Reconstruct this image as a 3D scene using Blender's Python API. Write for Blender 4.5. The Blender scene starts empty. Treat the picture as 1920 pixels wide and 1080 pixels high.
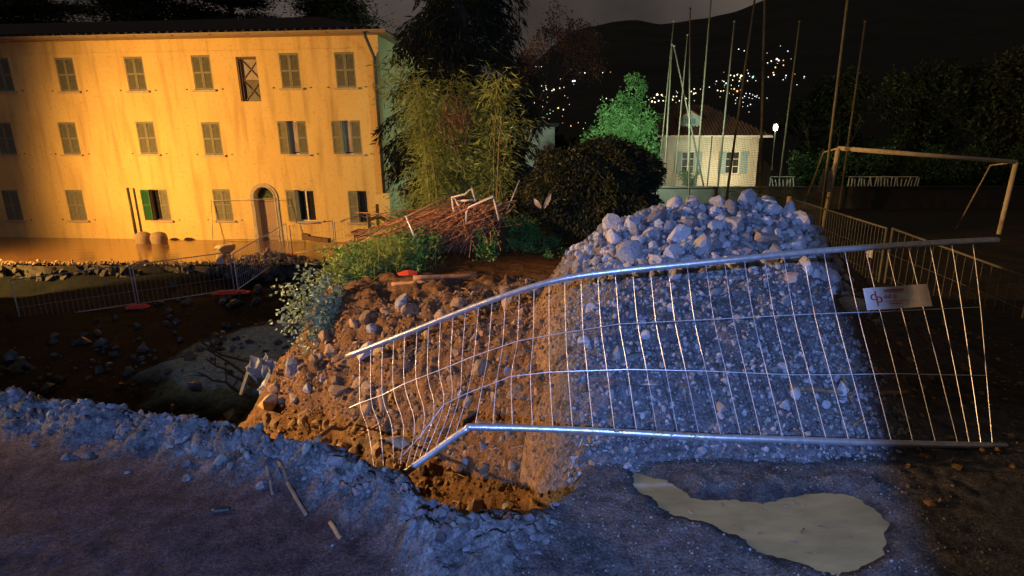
import bpy, bmesh, math, random
import numpy as np
from mathutils import Vector, Matrix

random.seed(11)
rng = np.random.default_rng(11)
S = bpy.context.scene
COL = S.collection
R = math.radians

# ------------------------------------------------------------------ camera, world, lights
CAM = Vector((0.0, 0.0, 1.6)); TH = R(13.8); F = 1000.0; PX0, PY0 = 1040.0, 540.0
cam = bpy.data.cameras.new("camera"); camo = bpy.data.objects.new("camera", cam); COL.objects.link(camo)
camo.location = CAM; camo.rotation_euler = (R(90) - TH, 0, 0)
cam.sensor_width = 36; cam.lens = 36 * F / 1920; cam.shift_x = -(PX0 - 960) / 1920
cam.clip_start = 0.05; cam.clip_end = 5000
S.camera = camo
S.view_settings.view_transform = 'Standard'; S.view_settings.look = 'None'
S.view_settings.exposure = 0.0; S.view_settings.gamma = 1.0; S.view_settings.use_curve_mapping = False
S.cycles.use_denoising = True; S.cycles.max_bounces = 6; S.cycles.diffuse_bounces = 3
S.cycles.transparent_max_bounces = 8; S.cycles.caustics_reflective = False; S.cycles.caustics_refractive = False

W = bpy.data.worlds.new("World"); S.world = W; W.use_nodes = True
wn = W.node_tree.nodes; wl = W.node_tree.links; wn.clear()
wo = wn.new('ShaderNodeOutputWorld'); wb = wn.new('ShaderNodeBackground')
sky = wn.new('ShaderNodeTexSky'); sky.sky_type = 'NISHITA'; sky.sun_disc = False
sky.sun_elevation = R(-6); sky.sun_rotation = R(200)
skb = wn.new('ShaderNodeBackground'); skb.inputs['Strength'].default_value = 0.05
wl.new(sky.outputs[0], skb.inputs[0])
# low night cloud lit from below by the town: even grey-brown with soft cloud masses
tc = wn.new('ShaderNodeTexCoord'); nz = wn.new('ShaderNodeTexNoise')
nz.inputs['Scale'].default_value = 2.3; nz.inputs['Detail'].default_value = 5
ramp = wn.new('ShaderNodeValToRGB')
ramp.color_ramp.elements[0].position = 0.30; ramp.color_ramp.elements[0].color = (0.018, 0.016, 0.016, 1)
ramp.color_ramp.elements[1].position = 0.72; ramp.color_ramp.elements[1].color = (0.085, 0.066, 0.055, 1)
wl.new(tc.outputs['Generated'], nz.inputs['Vector']); wl.new(nz.outputs[0], ramp.inputs[0])
wl.new(ramp.outputs[0], wb.inputs[0]); wb.inputs['Strength'].default_value = 1.35
wa = wn.new('ShaderNodeAddShader'); wl.new(wb.outputs[0], wa.inputs[0]); wl.new(skb.outputs[0], wa.inputs[1])
wl.new(wa.outputs[0], wo.inputs[0])

def lamp(name, kind, loc, power, color, size=0.1, target=None, spot=None, blend=0.2):
    l = bpy.data.lights.new(name, kind); l.energy = power; l.color = color
    if kind != 'SUN': l.shadow_soft_size = size
    if spot: l.spot_size = R(spot); l.spot_blend = blend
    o = bpy.data.objects.new(name, l); COL.objects.link(o); o.location = loc
    if target is not None:
        o.rotation_euler = (Vector(target) - Vector(loc)).to_track_quat('-Z', 'Y').to_euler()
    return o

mo = lamp("moon", 'SUN', (0, 0, 60), 0.012, (0.8, 0.88, 1.0), target=(15, 30, 0)); mo.data.angle = R(12)
lamp("yard_street_light", 'SPOT', (-27.0, 17.5, 2.2), 19000, (1.0, 0.50, 0.11), 0.2, target=(-8.5, 25.5, -2.4), spot=150, blend=1.0)
lamp("road_street_light", 'SPOT', (-11.0, 4.2, 2.5), 9500, (1.0, 0.56, 0.22), 0.08, target=(-1.8, 8.0, -0.2), spot=78, blend=0.85)
lamp("work_light", 'SPOT', (0.15, -2.2, 2.45), 1750, (0.22, 0.40, 1.0), 0.03, target=(-2.95, 5.0, 0.0), spot=82, blend=0.12)
lamp("field_floodlight", 'SPOT', (2.6, 21.5, 2.8), 4600, (0.72, 1.0, 0.70), 0.12, target=(2.6, 30.0, 1.4), spot=155, blend=0.6)
lamp("porch_light", 'POINT', (11.0, 33.2, 0.6), 420, (1.0, 0.78, 0.42), 0.1)

# ------------------------------------------------------------------ pixel helpers
def ray(px, py):
    u = (px - PX0) / F; v = (PY0 - py) / F
    return Vector((u, math.cos(TH) + v * math.sin(TH), -math.sin(TH) + v * math.cos(TH)))
def at(px, py, Y):
    d = ray(px, py); return CAM + d * (Y / d.y)
def onz(px, py, z):
    d = ray(px, py); return CAM + d * ((z - CAM.z) / d.z)

# ------------------------------------------------------------------ materials
def nodes(name):
    m = bpy.data.materials.new(name); m.use_nodes = True
    nt = m.node_tree; b = nt.nodes['Principled BSDF']
    return m, nt, b
def M(name, c1, c2=None, scale=4.0, rough=0.8, bump=0.0, bscale=40.0, metal=0.0, rand=0.0, detail=6, stretch=None, attr=None, spec=0.4, c3=None, bdist=0.02, fine=None):
    m, nt, b = nodes(name); N = nt.nodes; L = nt.links
    b.inputs['Roughness'].default_value = rough; b.inputs['Metallic'].default_value = metal
    b.inputs['Specular IOR Level'].default_value = spec
    tcn = N.new('ShaderNodeTexCoord'); vec = tcn.outputs['Object']
    if stretch:
        mp = N.new('ShaderNodeMapping'); mp.inputs['Scale'].default_value = stretch
        L.new(vec, mp.inputs[0]); vec = mp.outputs[0]
    c2 = c2 or tuple(x * 0.7 for x in c1)
    n1 = N.new('ShaderNodeTexNoise'); n1.inputs['Scale'].default_value = scale; n1.inputs['Detail'].default_value = detail
    n1.inputs['Roughness'].default_value = 0.65
    L.new(vec, n1.inputs['Vector'])
    rp = N.new('ShaderNodeValToRGB'); e = rp.color_ramp.elements
    e[0].position = 0.34; e[0].color = (*c2, 1); e[1].position = 0.66; e[1].color = (*c1, 1)
    if c3:
        k = e.new(0.8); k.color = (*c3, 1)
    L.new(n1.outputs[0], rp.inputs[0]); col = rp.outputs[0]
    if attr:
        at_ = N.new('ShaderNodeVertexColor'); at_.layer_name = attr
        mx = N.new('ShaderNodeMix'); mx.data_type = 'RGBA'; mx.blend_type = 'MULTIPLY'; mx.inputs[0].default_value = 1
        L.new(at_.outputs[0], mx.inputs[6]); L.new(col, mx.inputs[7]); col = mx.outputs[2]
    if fine:
        nf = N.new('ShaderNodeTexNoise'); nf.inputs['Scale'].default_value = fine; nf.inputs['Detail'].default_value = 4; nf.inputs['Roughness'].default_value = .8; L.new(vec, nf.inputs['Vector'])
        mf = N.new('ShaderNodeMapRange'); mf.inputs[1].default_value = .33; mf.inputs[2].default_value = .67; mf.inputs[3].default_value = .35; mf.inputs[4].default_value = 1.75; L.new(nf.outputs[0], mf.inputs[0])
        mx2 = N.new('ShaderNodeMix'); mx2.data_type = 'RGBA'; mx2.blend_type = 'MULTIPLY'; mx2.inputs[0].default_value = 1; L.new(col, mx2.inputs[6]); L.new(mf.outputs[0], mx2.inputs[7]); col = mx2.outputs[2]
    if rand:
        oi = N.new('ShaderNodeObjectInfo'); hs = N.new('ShaderNodeHueSaturation')
        mr = N.new('ShaderNodeMapRange'); mr.inputs[3].default_value = 1 - rand; mr.inputs[4].default_value = 1 + rand
        L.new(oi.outputs['Random'], mr.inputs[0]); L.new(mr.outputs[0], hs.inputs['Value'])
        L.new(col, hs.inputs['Color']); col = hs.outputs[0]
    L.new(col, b.inputs['Base Color'])
    if bump:
        n2 = N.new('ShaderNodeTexNoise'); n2.inputs['Scale'].default_value = bscale; n2.inputs['Detail'].default_value = 8
        n2.inputs['Roughness'].default_value = 0.7; L.new(vec, n2.inputs['Vector'])
        bp = N.new('ShaderNodeBump'); bp.inputs['Strength'].default_value = bump; bp.inputs['Distance'].default_value = bdist
        L.new(n2.outputs[0], bp.inputs['Height']); L.new(bp.outputs[0], b.inputs['Normal'])
    return m
def leafmat(name, c1, c2, trans=0.35, scale=1.5, rough=0.5):
    m, nt, b = nodes(name); N = nt.nodes; L = nt.links
    tcn = N.new('ShaderNodeTexCoord'); n1 = N.new('ShaderNodeTexNoise'); n1.inputs['Scale'].default_value = scale * 6
    n1.inputs['Detail'].default_value = 3
    L.new(tcn.outputs['Object'], n1.inputs['Vector'])
    rp = N.new('ShaderNodeValToRGB'); e = rp.color_ramp.elements
    e[0].position = 0.36; e[0].color = (*c2, 1); e[1].position = 0.64; e[1].color = (*c1, 1)
    L.new(n1.outputs[0], rp.inputs[0]); L.new(rp.outputs[0], b.inputs['Base Color'])
    b.inputs['Roughness'].default_value = rough; b.inputs['Specular IOR Level'].default_value = 0.3
    tr = N.new('ShaderNodeBsdfTranslucent'); L.new(rp.outputs[0], tr.inputs[0])
    mx = N.new('ShaderNodeMixShader'); mx.inputs[0].default_value = trans
    L.new(b.outputs[0], mx.inputs[1]); L.new(tr.outputs[0], mx.inputs[2])
    L.new(mx.outputs[0], N['Material Output'].inputs[0])
    return m
def emit(name, c, s):
    m, nt, b = nodes(name); b.inputs['Base Color'].default_value = (*c, 1)
    b.inputs['Emission Color'].default_value = (*c, 1); b.inputs['Emission Strength'].default_value = s
    return m

# ------------------------------------------------------------------ object helpers
def tag(o, label=None, cat=None, group=None, kind=None):
    if label: o['label'] = label
    if cat: o['category'] = cat
    if group: o['group'] = group
    if kind: o['kind'] = kind
    return o
def link(o, parent=None):
    COL.objects.link(o)
    if parent: o.parent = parent
    return o
def empty(name, loc=(0, 0, 0), rz=0.0):
    o = bpy.data.objects.new(name, None); COL.objects.link(o); o.location = loc; o.rotation_euler = (0, 0, rz)
    o.empty_display_size = 0.2
    return o
def npmesh(name, V, Fc, mat, parent=None, smooth=False, colors=None, keep=True):
    V = np.asarray(V, dtype=np.float32); Fc = np.asarray(Fc, dtype=np.int32)
    me = bpy.data.meshes.new(name); k = Fc.shape[1]
    me.vertices.add(len(V)); me.vertices.foreach_set('co', V.ravel())
    me.loops.add(Fc.size); me.loops.foreach_set('vertex_index', Fc.ravel())
    me.polygons.add(len(Fc)); me.polygons.foreach_set('loop_start', np.arange(0, Fc.size, k, dtype=np.int32))
    me.polygons.foreach_set('loop_total', np.full(len(Fc), k, dtype=np.int32))
    me.polygons.foreach_set('use_smooth', np.full(len(Fc), smooth))
    me.update(); me.validate()
    if colors is not None:
        ca = me.color_attributes.new('Col', 'FLOAT_COLOR', 'POINT')
        ca.data.foreach_set('color', np.asarray(colors, dtype=np.float32).ravel())
    me.materials.append(mat)
    return link(bpy.data.objects.new(name, me), parent) if keep else me
class MB:
    def __init__(s): s.v = []; s.f = []
    def box(s, x0, x1, y0, y1, z0, z1):
        n = len(s.v)
        s.v += [(x0,y0,z0),(x1,y0,z0),(x1,y1,z0),(x0,y1,z0),(x0,y0,z1),(x1,y0,z1),(x1,y1,z1),(x0,y1,z1)]
        s.f += [tuple(n+i for i in q) for q in ((0,3,2,1),(4,5,6,7),(0,1,5,4),(1,2,6,5),(2,3,7,6),(3,0,4,7))]
        return s
    def obox(s, c, ax, ay, az):
        n = len(s.v); c = Vector(c); ax, ay, az = Vector(ax), Vector(ay), Vector(az)
        for k in ((-1,-1,-1),(1,-1,-1),(1,1,-1),(-1,1,-1),(-1,-1,1),(1,-1,1),(1,1,1),(-1,1,1)):
            s.v.append(tuple(c + ax*k[0] + ay*k[1] + az*k[2]))
        s.f += [tuple(n+i for i in q) for q in ((0,3,2,1),(4,5,6,7),(0,1,5,4),(1,2,6,5),(2,3,7,6),(3,0,4,7))]
        return s
    def bar(s, a, b, w, h):
        a, b = Vector(a), Vector(b); d = b - a
        t = d.normalized(); up = Vector((0,0,1)) if abs(t.z) < .95 else Vector((0,1,0))
        sd = t.cross(up).normalized(); u2 = sd.cross(t)
        return s.obox((a+b)/2, d/2, sd*w/2, u2*h/2)
    def tube(s, pts, rad, n=6, cap=True):
        pts = [Vector(p) for p in pts]; m = len(pts)
        rs = rad if isinstance(rad, (list, tuple)) else [rad]*m
        b = len(s.v); prev = None
        for i, p in enumerate(pts):
            t = (pts[min(i+1,m-1)] - pts[max(i-1,0)])
            t = t.normalized() if t.length > 1e-9 else Vector((0,0,1))
            if prev is None:
                a = Vector((0,0,1)) if abs(t.z) < .9 else Vector((1,0,0))
                u = t.cross(a).normalized()
            else:
                u = prev - t*prev.dot(t); u = u.normalized() if u.length > 1e-6 else t.orthogonal().normalized()
            prev = u; w = t.cross(u)
            for k in range(n):
                an = 2*math.pi*k/n; s.v.append(tuple(p + (u*math.cos(an) + w*math.sin(an))*rs[i]))
        for i in range(m-1):
            for k in range(n):
                k2 = (k+1) % n
                s.f.append((b+i*n+k, b+i*n+k2, b+(i+1)*n+k2, b+(i+1)*n+k))
        if cap:
            s.f.append(tuple(b+k for k in reversed(range(n)))); s.f.append(tuple(b+(m-1)*n+k for k in range(n)))
        return s
    def poly(s, pts):
        n = len(s.v); s.v += [tuple(p) for p in pts]; s.f.append(tuple(range(n, n+len(pts)))); return s
    def lathe(s, prof, n=16, c=(0,0,0)):
        b = len(s.v)
        for (r, z) in prof:
            for k in range(n):
                a = 2*math.pi*k/n; s.v.append((c[0]+r*math.cos(a), c[1]+r*math.sin(a), c[2]+z))
        for i in range(len(prof)-1):
            for k in range(n):
                k2 = (k+1) % n; s.f.append((b+i*n+k, b+i*n+k2, b+(i+1)*n+k2, b+(i+1)*n+k))
        return s
    def mesh(s, name, mat, smooth=False):
        me = bpy.data.meshes.new(name); me.from_pydata(s.v, [], s.f); me.update()
        if smooth: me.polygons.foreach_set('use_smooth', [True]*len(me.polygons))
        me.materials.append(mat); return me
    def build(s, name, mat, parent=None, smooth=False):
        return link(bpy.data.objects.new(name, s.mesh(name, mat, smooth)), parent)
def spline(pts, n):
    pts = [np.array(p, float) for p in pts]; P = [2*pts[0]-pts[1]] + pts + [2*pts[-1]-pts[-2]]; out = []
    for i in range(1, len(P)-2):
        for k in range(n):
            t = k/n; a, b, c, d = P[i-1], P[i], P[i+1], P[i+2]
            out.append(0.5*((2*b) + (c-a)*t + (2*a-5*b+4*c-d)*t*t + (-a+3*b-3*c+d)*t**3))
    out.append(pts[-1]); return [Vector(p) for p in out]

# ------------------------------------------------------------------ noise and height fields
_H = rng.random((256, 256))
def vnoise(x, y):
    xi = np.floor(x).astype(int); yi = np.floor(y).astype(int); fx = x-xi; fy = y-yi
    fx = fx*fx*(3-2*fx); fy = fy*fy*(3-2*fy)
    a = _H[xi & 255, yi & 255]; b = _H[(xi+1) & 255, yi & 255]; c = _H[xi & 255, (yi+1) & 255]; d = _H[(xi+1) & 255, (yi+1) & 255]
    return (a*(1-fx)+b*fx)*(1-fy) + (c*(1-fx)+d*fx)*fy
def fbm(x, y, o=4, g=0.5):
    s = 0; a = 1; t = 0
    for i in range(o):
        s = s + a*(vnoise(x*2**i + 17*i, y*2**i + 31*i) - .5); t += a; a *= g
    return s/t*2
def sstep(a, b, x):
    t = np.clip((x-a)/(b-a), 0, 1); return t*t*(3-2*t)
class RBF:
    def __init__(s, pts):
        P = np.array(pts, float); s.p = P[:, :2]; n = len(P)
        A = np.zeros((n+3, n+3)); A[:n, :n] = np.linalg.norm(s.p[:, None]-s.p[None], axis=2)
        A[:n, n] = 1; A[:n, n+1:] = s.p; A[n, :n] = 1; A[n+1:, :n] = s.p.T
        s.w = np.linalg.solve(A, np.concatenate([P[:, 2], np.zeros(3)]))
    def __call__(s, x, y):
        r = s.w[len(s.p)] + s.w[len(s.p)+1]*x + s.w[len(s.p)+2]*y
        for (a, b), w in zip(s.p, s.w):
            r = r + w*np.sqrt((x-a)**2 + (y-b)**2)
        return r
G = RBF([(-3.7,8.2,-.45),(-3.0,7.4,-.42),(-2.2,7.0,-.35),(-1.2,6.4,-.25),(-.5,5.5,-.05),(-.1,4.7,.1),(-2,9,-.35),(0,8,-.3),(2,8,-.2),
 (-3.8,10.5,-.45),(0,11,-.4),(3,11,-.4),(-4,13,-.5),(0,14,-.5),(4,14,-.6),(-4,17,-.9),(0,18,-.7),(5,18,-.6),(9,15,-.6),(9,9,-.5),
 (6,6,-.3),(4,4,-.05),(2.5,3,0),(3.5,7,-.2),(1,5.5,.1),(1,3.5,0),(.4,3,0),(.3,2.6,0),(10,4,-.1),(12,20,-.7),(0,24,-.7),(12,26,-.7),(-1,22,-1),
 (-4.7,20,-1.4),(-6.8,22.5,-2.72),(-6.8,26,-2.75),(-5,26,-1.6),(-3,28,-1),(-5.2,8,-3.3),(-5,11,-3.4),(-5.4,14,-3.4),(-6.4,18,-3.5),(-9,18,-3.5),
 (-9,12,-3.5),(-14,16,-3.5),(-20,18,-3.5),(-7,20,-3.5),(-12,20.4,-3.5),(-20,20.4,-3.5),(-6,6,-3.2),(-10,7,-3.5),(-20,10,-3.5),(-4.6,6.2,-2.9),
 (-3.8,5,-2.7),(-5,4.6,-3),(-9,21.8,-2.78),(-14,21.8,-2.78),(-20,21.8,-2.78),(-9,28,-2.8),(-20,28,-2.8),(-7,24,-2.75),(-30,22,-2.8),(-30,30,-2.8),(-30,20.3,-3.5),
 (-4.3,8,-1.8),(-4.5,10,-1.8),(-4.7,13,-1.8),(-4,7,-1.5),(-3.2,6.4,-1.1),(-2.6,5.6,-1.4),(-3.2,5.4,-2),(-2.0,5.4,-1.1),(-1.6,4.8,-1.15),
 (-1.1,4.3,-1.0),(-.7,3.8,-.8),(-.4,4.4,-.35),(-.2,3.6,-.35),(-.2,2.9,-.8),(-.02,2.75,-.6),(-.35,2.45,-1.1),(-.6,2.9,-1.3),(-1,3.2,-1.7),
 (-1.6,3.7,-1.9),(-2.2,4.2,-2.2),(-3,4.4,-2.6),(-1,2.8,-1.8),(-2,3.2,-2.4),(-3,3.6,-2.8),(-.3,2.25,-1.2),(.08,2.6,-.35),(.05,3.3,-.05),(0,4,.0),
 (-40,30,-2.8),(-40,60,-2.2),(0,60,-1.2),(40,60,-1.2),(10,36,-1.1),(20,30,-.8),(40,30,-.8),(-5,40,-1.2),(-8,5,-3.3),(-14,7,-3.4),(-13.9,17.6,-3.42),(-11.2,18.6,-3.16),(-19,16.8,-3.4),(-8.6,20.3,-3.0)])
EDGE = np.array([(-40,6.2),(-12,4.6),(-6,3.9),(-4,3.45),(-2.69,3.05),(-2.2,2.98),(-1.74,2.80),(-1.2,2.66),(-.95,2.50),(-.75,2.42),(-.62,2.22),(-.5,2.13),(-.22,2.135),(-.05,2.25),(.08,2.38),(.2,2.56),(.27,2.9),(.33,6),(.4,60)])
def edgeY(x): return np.interp(x, EDGE[:, 0], EDGE[:, 1]) + .07*fbm(x*4.3, x*0+3.3, 4)*(x < .25)
PUD = [onz(*p, 0) for p in ((1188,882),(1240,893),(1285,908),(1296,926),(1400,925),(1500,921),(1580,921),(1645,955),(1650,1022),(1590,1060),(1510,1046),(1430,1020),(1362,988),(1302,966),(1252,950),(1212,915))]
PUDP = np.array([(p.x, p.y) for p in spline(PUD + [PUD[0]], 5)])[:-1]
def polydist(P, x, y):
    d = np.full(x.shape, 1e9); ins = np.zeros(x.shape, bool); n = len(P)
    for i in range(n):
        ax, ay = P[i]; bx, by = P[(i+1) % n]; ex, ey = bx-ax, by-ay
        t = np.clip(((x-ax)*ex + (y-ay)*ey)/(ex*ex+ey*ey+1e-12), 0, 1)
        d = np.minimum(d, np.hypot(x-ax-t*ex, y-ay-t*ey))
        c = ((ay > y) != (by > y)) & (x < (bx-ax)*(y-ay)/(by-ay+1e-12) + ax); ins ^= c
    return np.where(ins, -d, d)
def ground_z(x, y, detail=True, want=False):
    x = np.asarray(x, float); y = np.asarray(y, float)
    s = y - edgeY(x)
    far = G(x, y)
    soil = sstep(.0, .15, s)*sstep(9.5, 7, y)*sstep(.5, .2, x)
    if detail:
        far = far + soil*(.30*fbm(x*2.2, y*2.2, 5, .65) + .10*np.abs(fbm(x*9, y*9, 4, .6))) + (1-soil)*.05*fbm(x*1.3, y*1.3, 4)*sstep(2, 5, y)
    far = far + .22*sstep(2.9, 1.8, np.hypot((x+7.7)/1.0, (y-13.9)/1.35) + .4*fbm(x*1.7, y*1.7, 4))
    left = sstep(.1, -.35, x)
    ridge = np.exp(-((s+.20)/.17)**2)*left
    xr, yr = x*.83 + y*.56, -x*.56 + y*.83
    near = ridge*(.03 + .16*(1-np.abs(fbm(xr*2.2, yr*7, 5, .6))*2)*.5 + .10*np.abs(fbm(x*5, y*6.5, 4, .6))) + .012*fbm(x*3, y*3, 4)
    if detail: near = near + ridge*(.075*np.abs(fbm(xr*7, yr*26, 4, .6)) + .03*fbm(x*30, y*30, 2)) + .004*fbm(x*25, y*25, 2)
    near = near + .03*np.exp(-((y-2.4)/.2)**2)*sstep(.3, .9, x)*np.abs(fbm(x*7, y*7, 4))
    pd = np.where((x > .1) & (x < 2.6) & (y > 1.2) & (y < 3.2), 0, 1)
    pdist = np.full(x.shape, 1.0)
    k = pd == 0
    if k.any(): pdist[k] = polydist(PUDP, x[k], y[k])
    near = near - .055*sstep(.10, -.09, pdist + .05*fbm(x*6, y*10, 5, .6))
    mixw = sstep(-.02, .13, s + .05*fbm(x*9, y*9, 3))
    mixw = np.where(x > .30, sstep(2.9, 3.4, y), mixw)
    z = near*(1-mixw) + far*mixw
    if want: return z, s, mixw, ridge, soil, pdist
    return z
def gz(x, y): return float(ground_z(np.array([x]), np.array([y]))[0])

# ------------------------------------------------------------------ ground sheet
def build_ground():
    ys = np.concatenate([np.linspace(-8, .7, 10), .9*np.exp(np.linspace(0, math.log(64/.9), 560))])
    us = np.linspace(-1.55, 1.3, 620)
    Y, U = np.meshgrid(ys, us, indexing='ij'); X = U*(np.maximum(Y, .9) + .6)
    X = np.where(Y < .9, X*(1+(.9-Y)*.8), X)
    z, s, mw, ridge, soil, pd = ground_z(X.ravel(), Y.ravel(), True, True)
    x = X.ravel(); y = Y.ravel()
    V = np.stack([x, y, z], 1); nr, nc = X.shape
    i = np.arange(nr*nc).reshape(nr, nc)
    Fq = np.stack([i[:-1, :-1].ravel(), i[:-1, 1:].ravel(), i[1:, 1:].ravel(), i[1:, :-1].ravel()], 1)
    # surface kinds by place: wet silt, broken asphalt, crumbled rock, brown soil, dark topsoil, wet stream bed coloured near black in place of shade
    silt = np.array([.066, .048, .05]); asph = np.array([.098, .098, .102]); rock = np.array([.17, .175, .19])
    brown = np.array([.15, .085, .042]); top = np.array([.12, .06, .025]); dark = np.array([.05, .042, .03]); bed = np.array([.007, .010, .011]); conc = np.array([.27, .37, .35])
    n = fbm(x*1.7, y*1.7, 4)
    wa_ = sstep(-.9, .1, x + .5*n - .25*(2.0-y))[:, None]
    c = silt*(1-wa_) + asph*wa_
    rr = np.clip(ridge*1.5 + .4*n*ridge, 0, 1)[:, None]; c = c*(1-rr) + rock*rr*(.75 + .6*np.clip(fbm((x*.83+y*.56)*5, (-x*.56+y*.83)*20, 4), -.5, .8))[:, None]; c = c*(1 - .5*sstep(.09, .0, pd + .03*n))[:, None]
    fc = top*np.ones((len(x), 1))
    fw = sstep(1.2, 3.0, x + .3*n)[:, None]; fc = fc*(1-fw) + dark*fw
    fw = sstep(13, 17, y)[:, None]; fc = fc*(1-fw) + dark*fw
    sw = soil[:, None]; fc = fc*(1-sw) + brown*sw
    grey = (sstep(.1, .5, fbm(x*1.9+5, y*1.9, 3))*soil)[:, None]*.75; fc = fc*(1-grey) + np.array([.16, .12, .09])*grey
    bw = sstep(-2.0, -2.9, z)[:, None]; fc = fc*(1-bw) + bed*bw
    cw = (sstep(2.8, 1.5, np.hypot((x+7.7)/1.0, (y-13.9)/1.35) + .5*n)*sstep(-2.6, -3.1, z))[:, None]; fc = fc*(1-cw) + conc*cw
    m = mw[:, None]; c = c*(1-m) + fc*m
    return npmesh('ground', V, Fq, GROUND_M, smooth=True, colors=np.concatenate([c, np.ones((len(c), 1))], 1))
GROUND_M = M('earth', (1.3, 1.25, 1.2), (.42, .42, .44), 9, .8, .6, 55, attr='Col', spec=.08, c3=(1.9, 1.85, 1.8), detail=10, bdist=.03, fine=75)
ground = tag(build_ground(), kind='structure')

# far terrain with the wooded hillside
CREST = [(-400,150),(700,150),(950,150),(1010,110),(1040,82),(1070,60),(1100,47),(1150,40),(1200,38),(1235,44),(1260,42),(1330,34),(1380,20),(1450,-8),(1600,-50),(1920,-90),(2400,-110)]
_cr = []
for (px, py) in CREST:
    d = ray(px, py); _cr.append((d.x/d.y, d.z/d.y))
_cr = np.array(_cr)
def hill_z(x, y):
    u = x/np.maximum(y, 1); s = np.interp(u, _cr[:, 0], _cr[:, 1])
    t = np.clip((y-110)/490, 0, 1.25)
    return -1.6 + (600*s + 3.2)*np.where(t < 1, t**1.15, 1+(t-1)*.2) + sstep(120, 300, y)*5*fbm(x/40, y/40, 5)*.6
hy = 56*np.exp(np.linspace(0, math.log(1000/56), 110)); hu = np.linspace(-2.2, 2.2, 420)
HY, HU = np.meshgrid(hy, hu, indexing='ij'); HX = HU*HY
hz = hill_z(HX.ravel(), HY.ravel()); ii = np.arange(HX.size).reshape(HX.shape)
hill = npmesh('hill', np.stack([HX.ravel(), HY.ravel(), hz], 1), np.stack([ii[:-1,:-1].ravel(), ii[:-1,1:].ravel(), ii[1:,1:].ravel(), ii[1:,:-1].ravel()], 1),
              M('hill_wood', (.014, .017, .010), (.008, .011, .007), .03, .95, .6, .15, bdist=2), smooth=True)
tag(hill, kind='structure')

# ------------------------------------------------------------------ rocks
def ico(sub):
    bm = bmesh.new(); bmesh.ops.create_icosphere(bm, subdivisions=sub, radius=1)
    V = np.array([v.co[:] for v in bm.verts]); Fc = np.array([[v.index for v in f.verts] for f in bm.faces]); bm.free(); return V, Fc
ICO1 = ico(1); ICO2 = ico(2); ICO3 = ico(3)
def rockverts(V, r, cuts=9):
    V = V.copy()
    for k in range(cuts):
        n = r.normal(size=3); n /= np.linalg.norm(n); d = r.uniform(.5, .86)
        h = V @ n; V = V - np.outer(np.maximum(h-d, 0), n)
    return V*np.array([1, r.uniform(.65, 1), r.uniform(.5, .85)]) + r.normal(size=V.shape)*.012
def randrot(n, r):
    q = r.normal(size=(n, 4)); q /= np.linalg.norm(q, axis=1)[:, None]; w, x, y, z = q.T
    return np.stack([np.stack([1-2*(y*y+z*z), 2*(x*y-z*w), 2*(x*z+y*w)], 1), np.stack([2*(x*y+z*w), 1-2*(x*x+z*z), 2*(y*z-x*w)], 1), np.stack([2*(x*z-y*w), 2*(y*z+x*w), 1-2*(x*x+y*y)], 1)], 1)
def rock_variants(name, mat, n=10, base=None, cuts=9, seed=3):
    r = np.random.default_rng(seed); out = []
    for k in range(n):
        me = npmesh(name, rockverts((base or ICO2)[0], r, cuts), (base or ICO2)[1], mat, keep=False)
        out.append(me)
    return out
def gravel(name, P, sizes, mat, parent=None, seed=5, vary=8):
    r = np.random.default_rng(seed); n = len(P); V0, F0 = ICO1[0], ICO1[1]
    base = [rockverts(V0, r, 7) for k in range(vary)]; idx = r.integers(0, vary, n)
    B = np.stack(base)[idx]*np.asarray(sizes)[:, None, None]
    Vv = np.einsum('nij,nkj->nki', randrot(n, r), B) + np.asarray(P)[:, None, :]
    Ff = F0[None] + (np.arange(n)*len(V0))[:, None, None]
    tint = np.repeat(r.uniform(.55, 1.5, (n, 1))*(1 + r.normal(size=(n, 3))*.05), len(V0), 0)
    o = npmesh(name, Vv.reshape(-1, 3), Ff.reshape(-1, 3), mat, parent, colors=np.concatenate([tint, np.ones((len(tint), 1))], 1))
    o['kind'] = 'stuff'; return o
STONE = M('grey_stone', (.36, .365, .39), (.19, .19, .21), 7, .75, .5, 45, rand=.55, c3=(.5, .5, .52))
STONEB = M('brown_stone', (.36, .25, .16), (.19, .125, .075), 8, .85, .6, 40, rand=.35)
GRAV = M('loose_gravel', (.28, .285, .31), (.14, .14, .16), 20, .75, .3, 80, attr='Col')
CRUMB = M('slate_crumbs', (.14, .145, .158), (.05, .052, .058), 14, .8, .5, 60, attr='Col')
GRIT = M('road_grit', (.19, .19, .2), (.10, .10, .105), 20, .75, attr='Col')
GRAVB = M('soil_crumbs', (.27, .16, .08), (.15, .085, .04), 20, .9, .3, 80, attr='Col')
PALE = M('pale_stone', (.62, .55, .45), (.42, .36, .29), 5, .8, .4, 30)
stone_me = rock_variants('stone', STONE, 12, seed=3); stoneb_me = rock_variants('stone', STONEB, 10, seed=4, cuts=18)
def put(me, name, loc, size, parent=None, rot=None):
    o = bpy.data.objects.new(name, me); o.location = loc; o.scale = (size,)*3
    o.rotation_euler = rot or (random.uniform(0, 6.3), random.uniform(0, 6.3), random.uniform(0, 6.3)); return link(o, parent)

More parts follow.
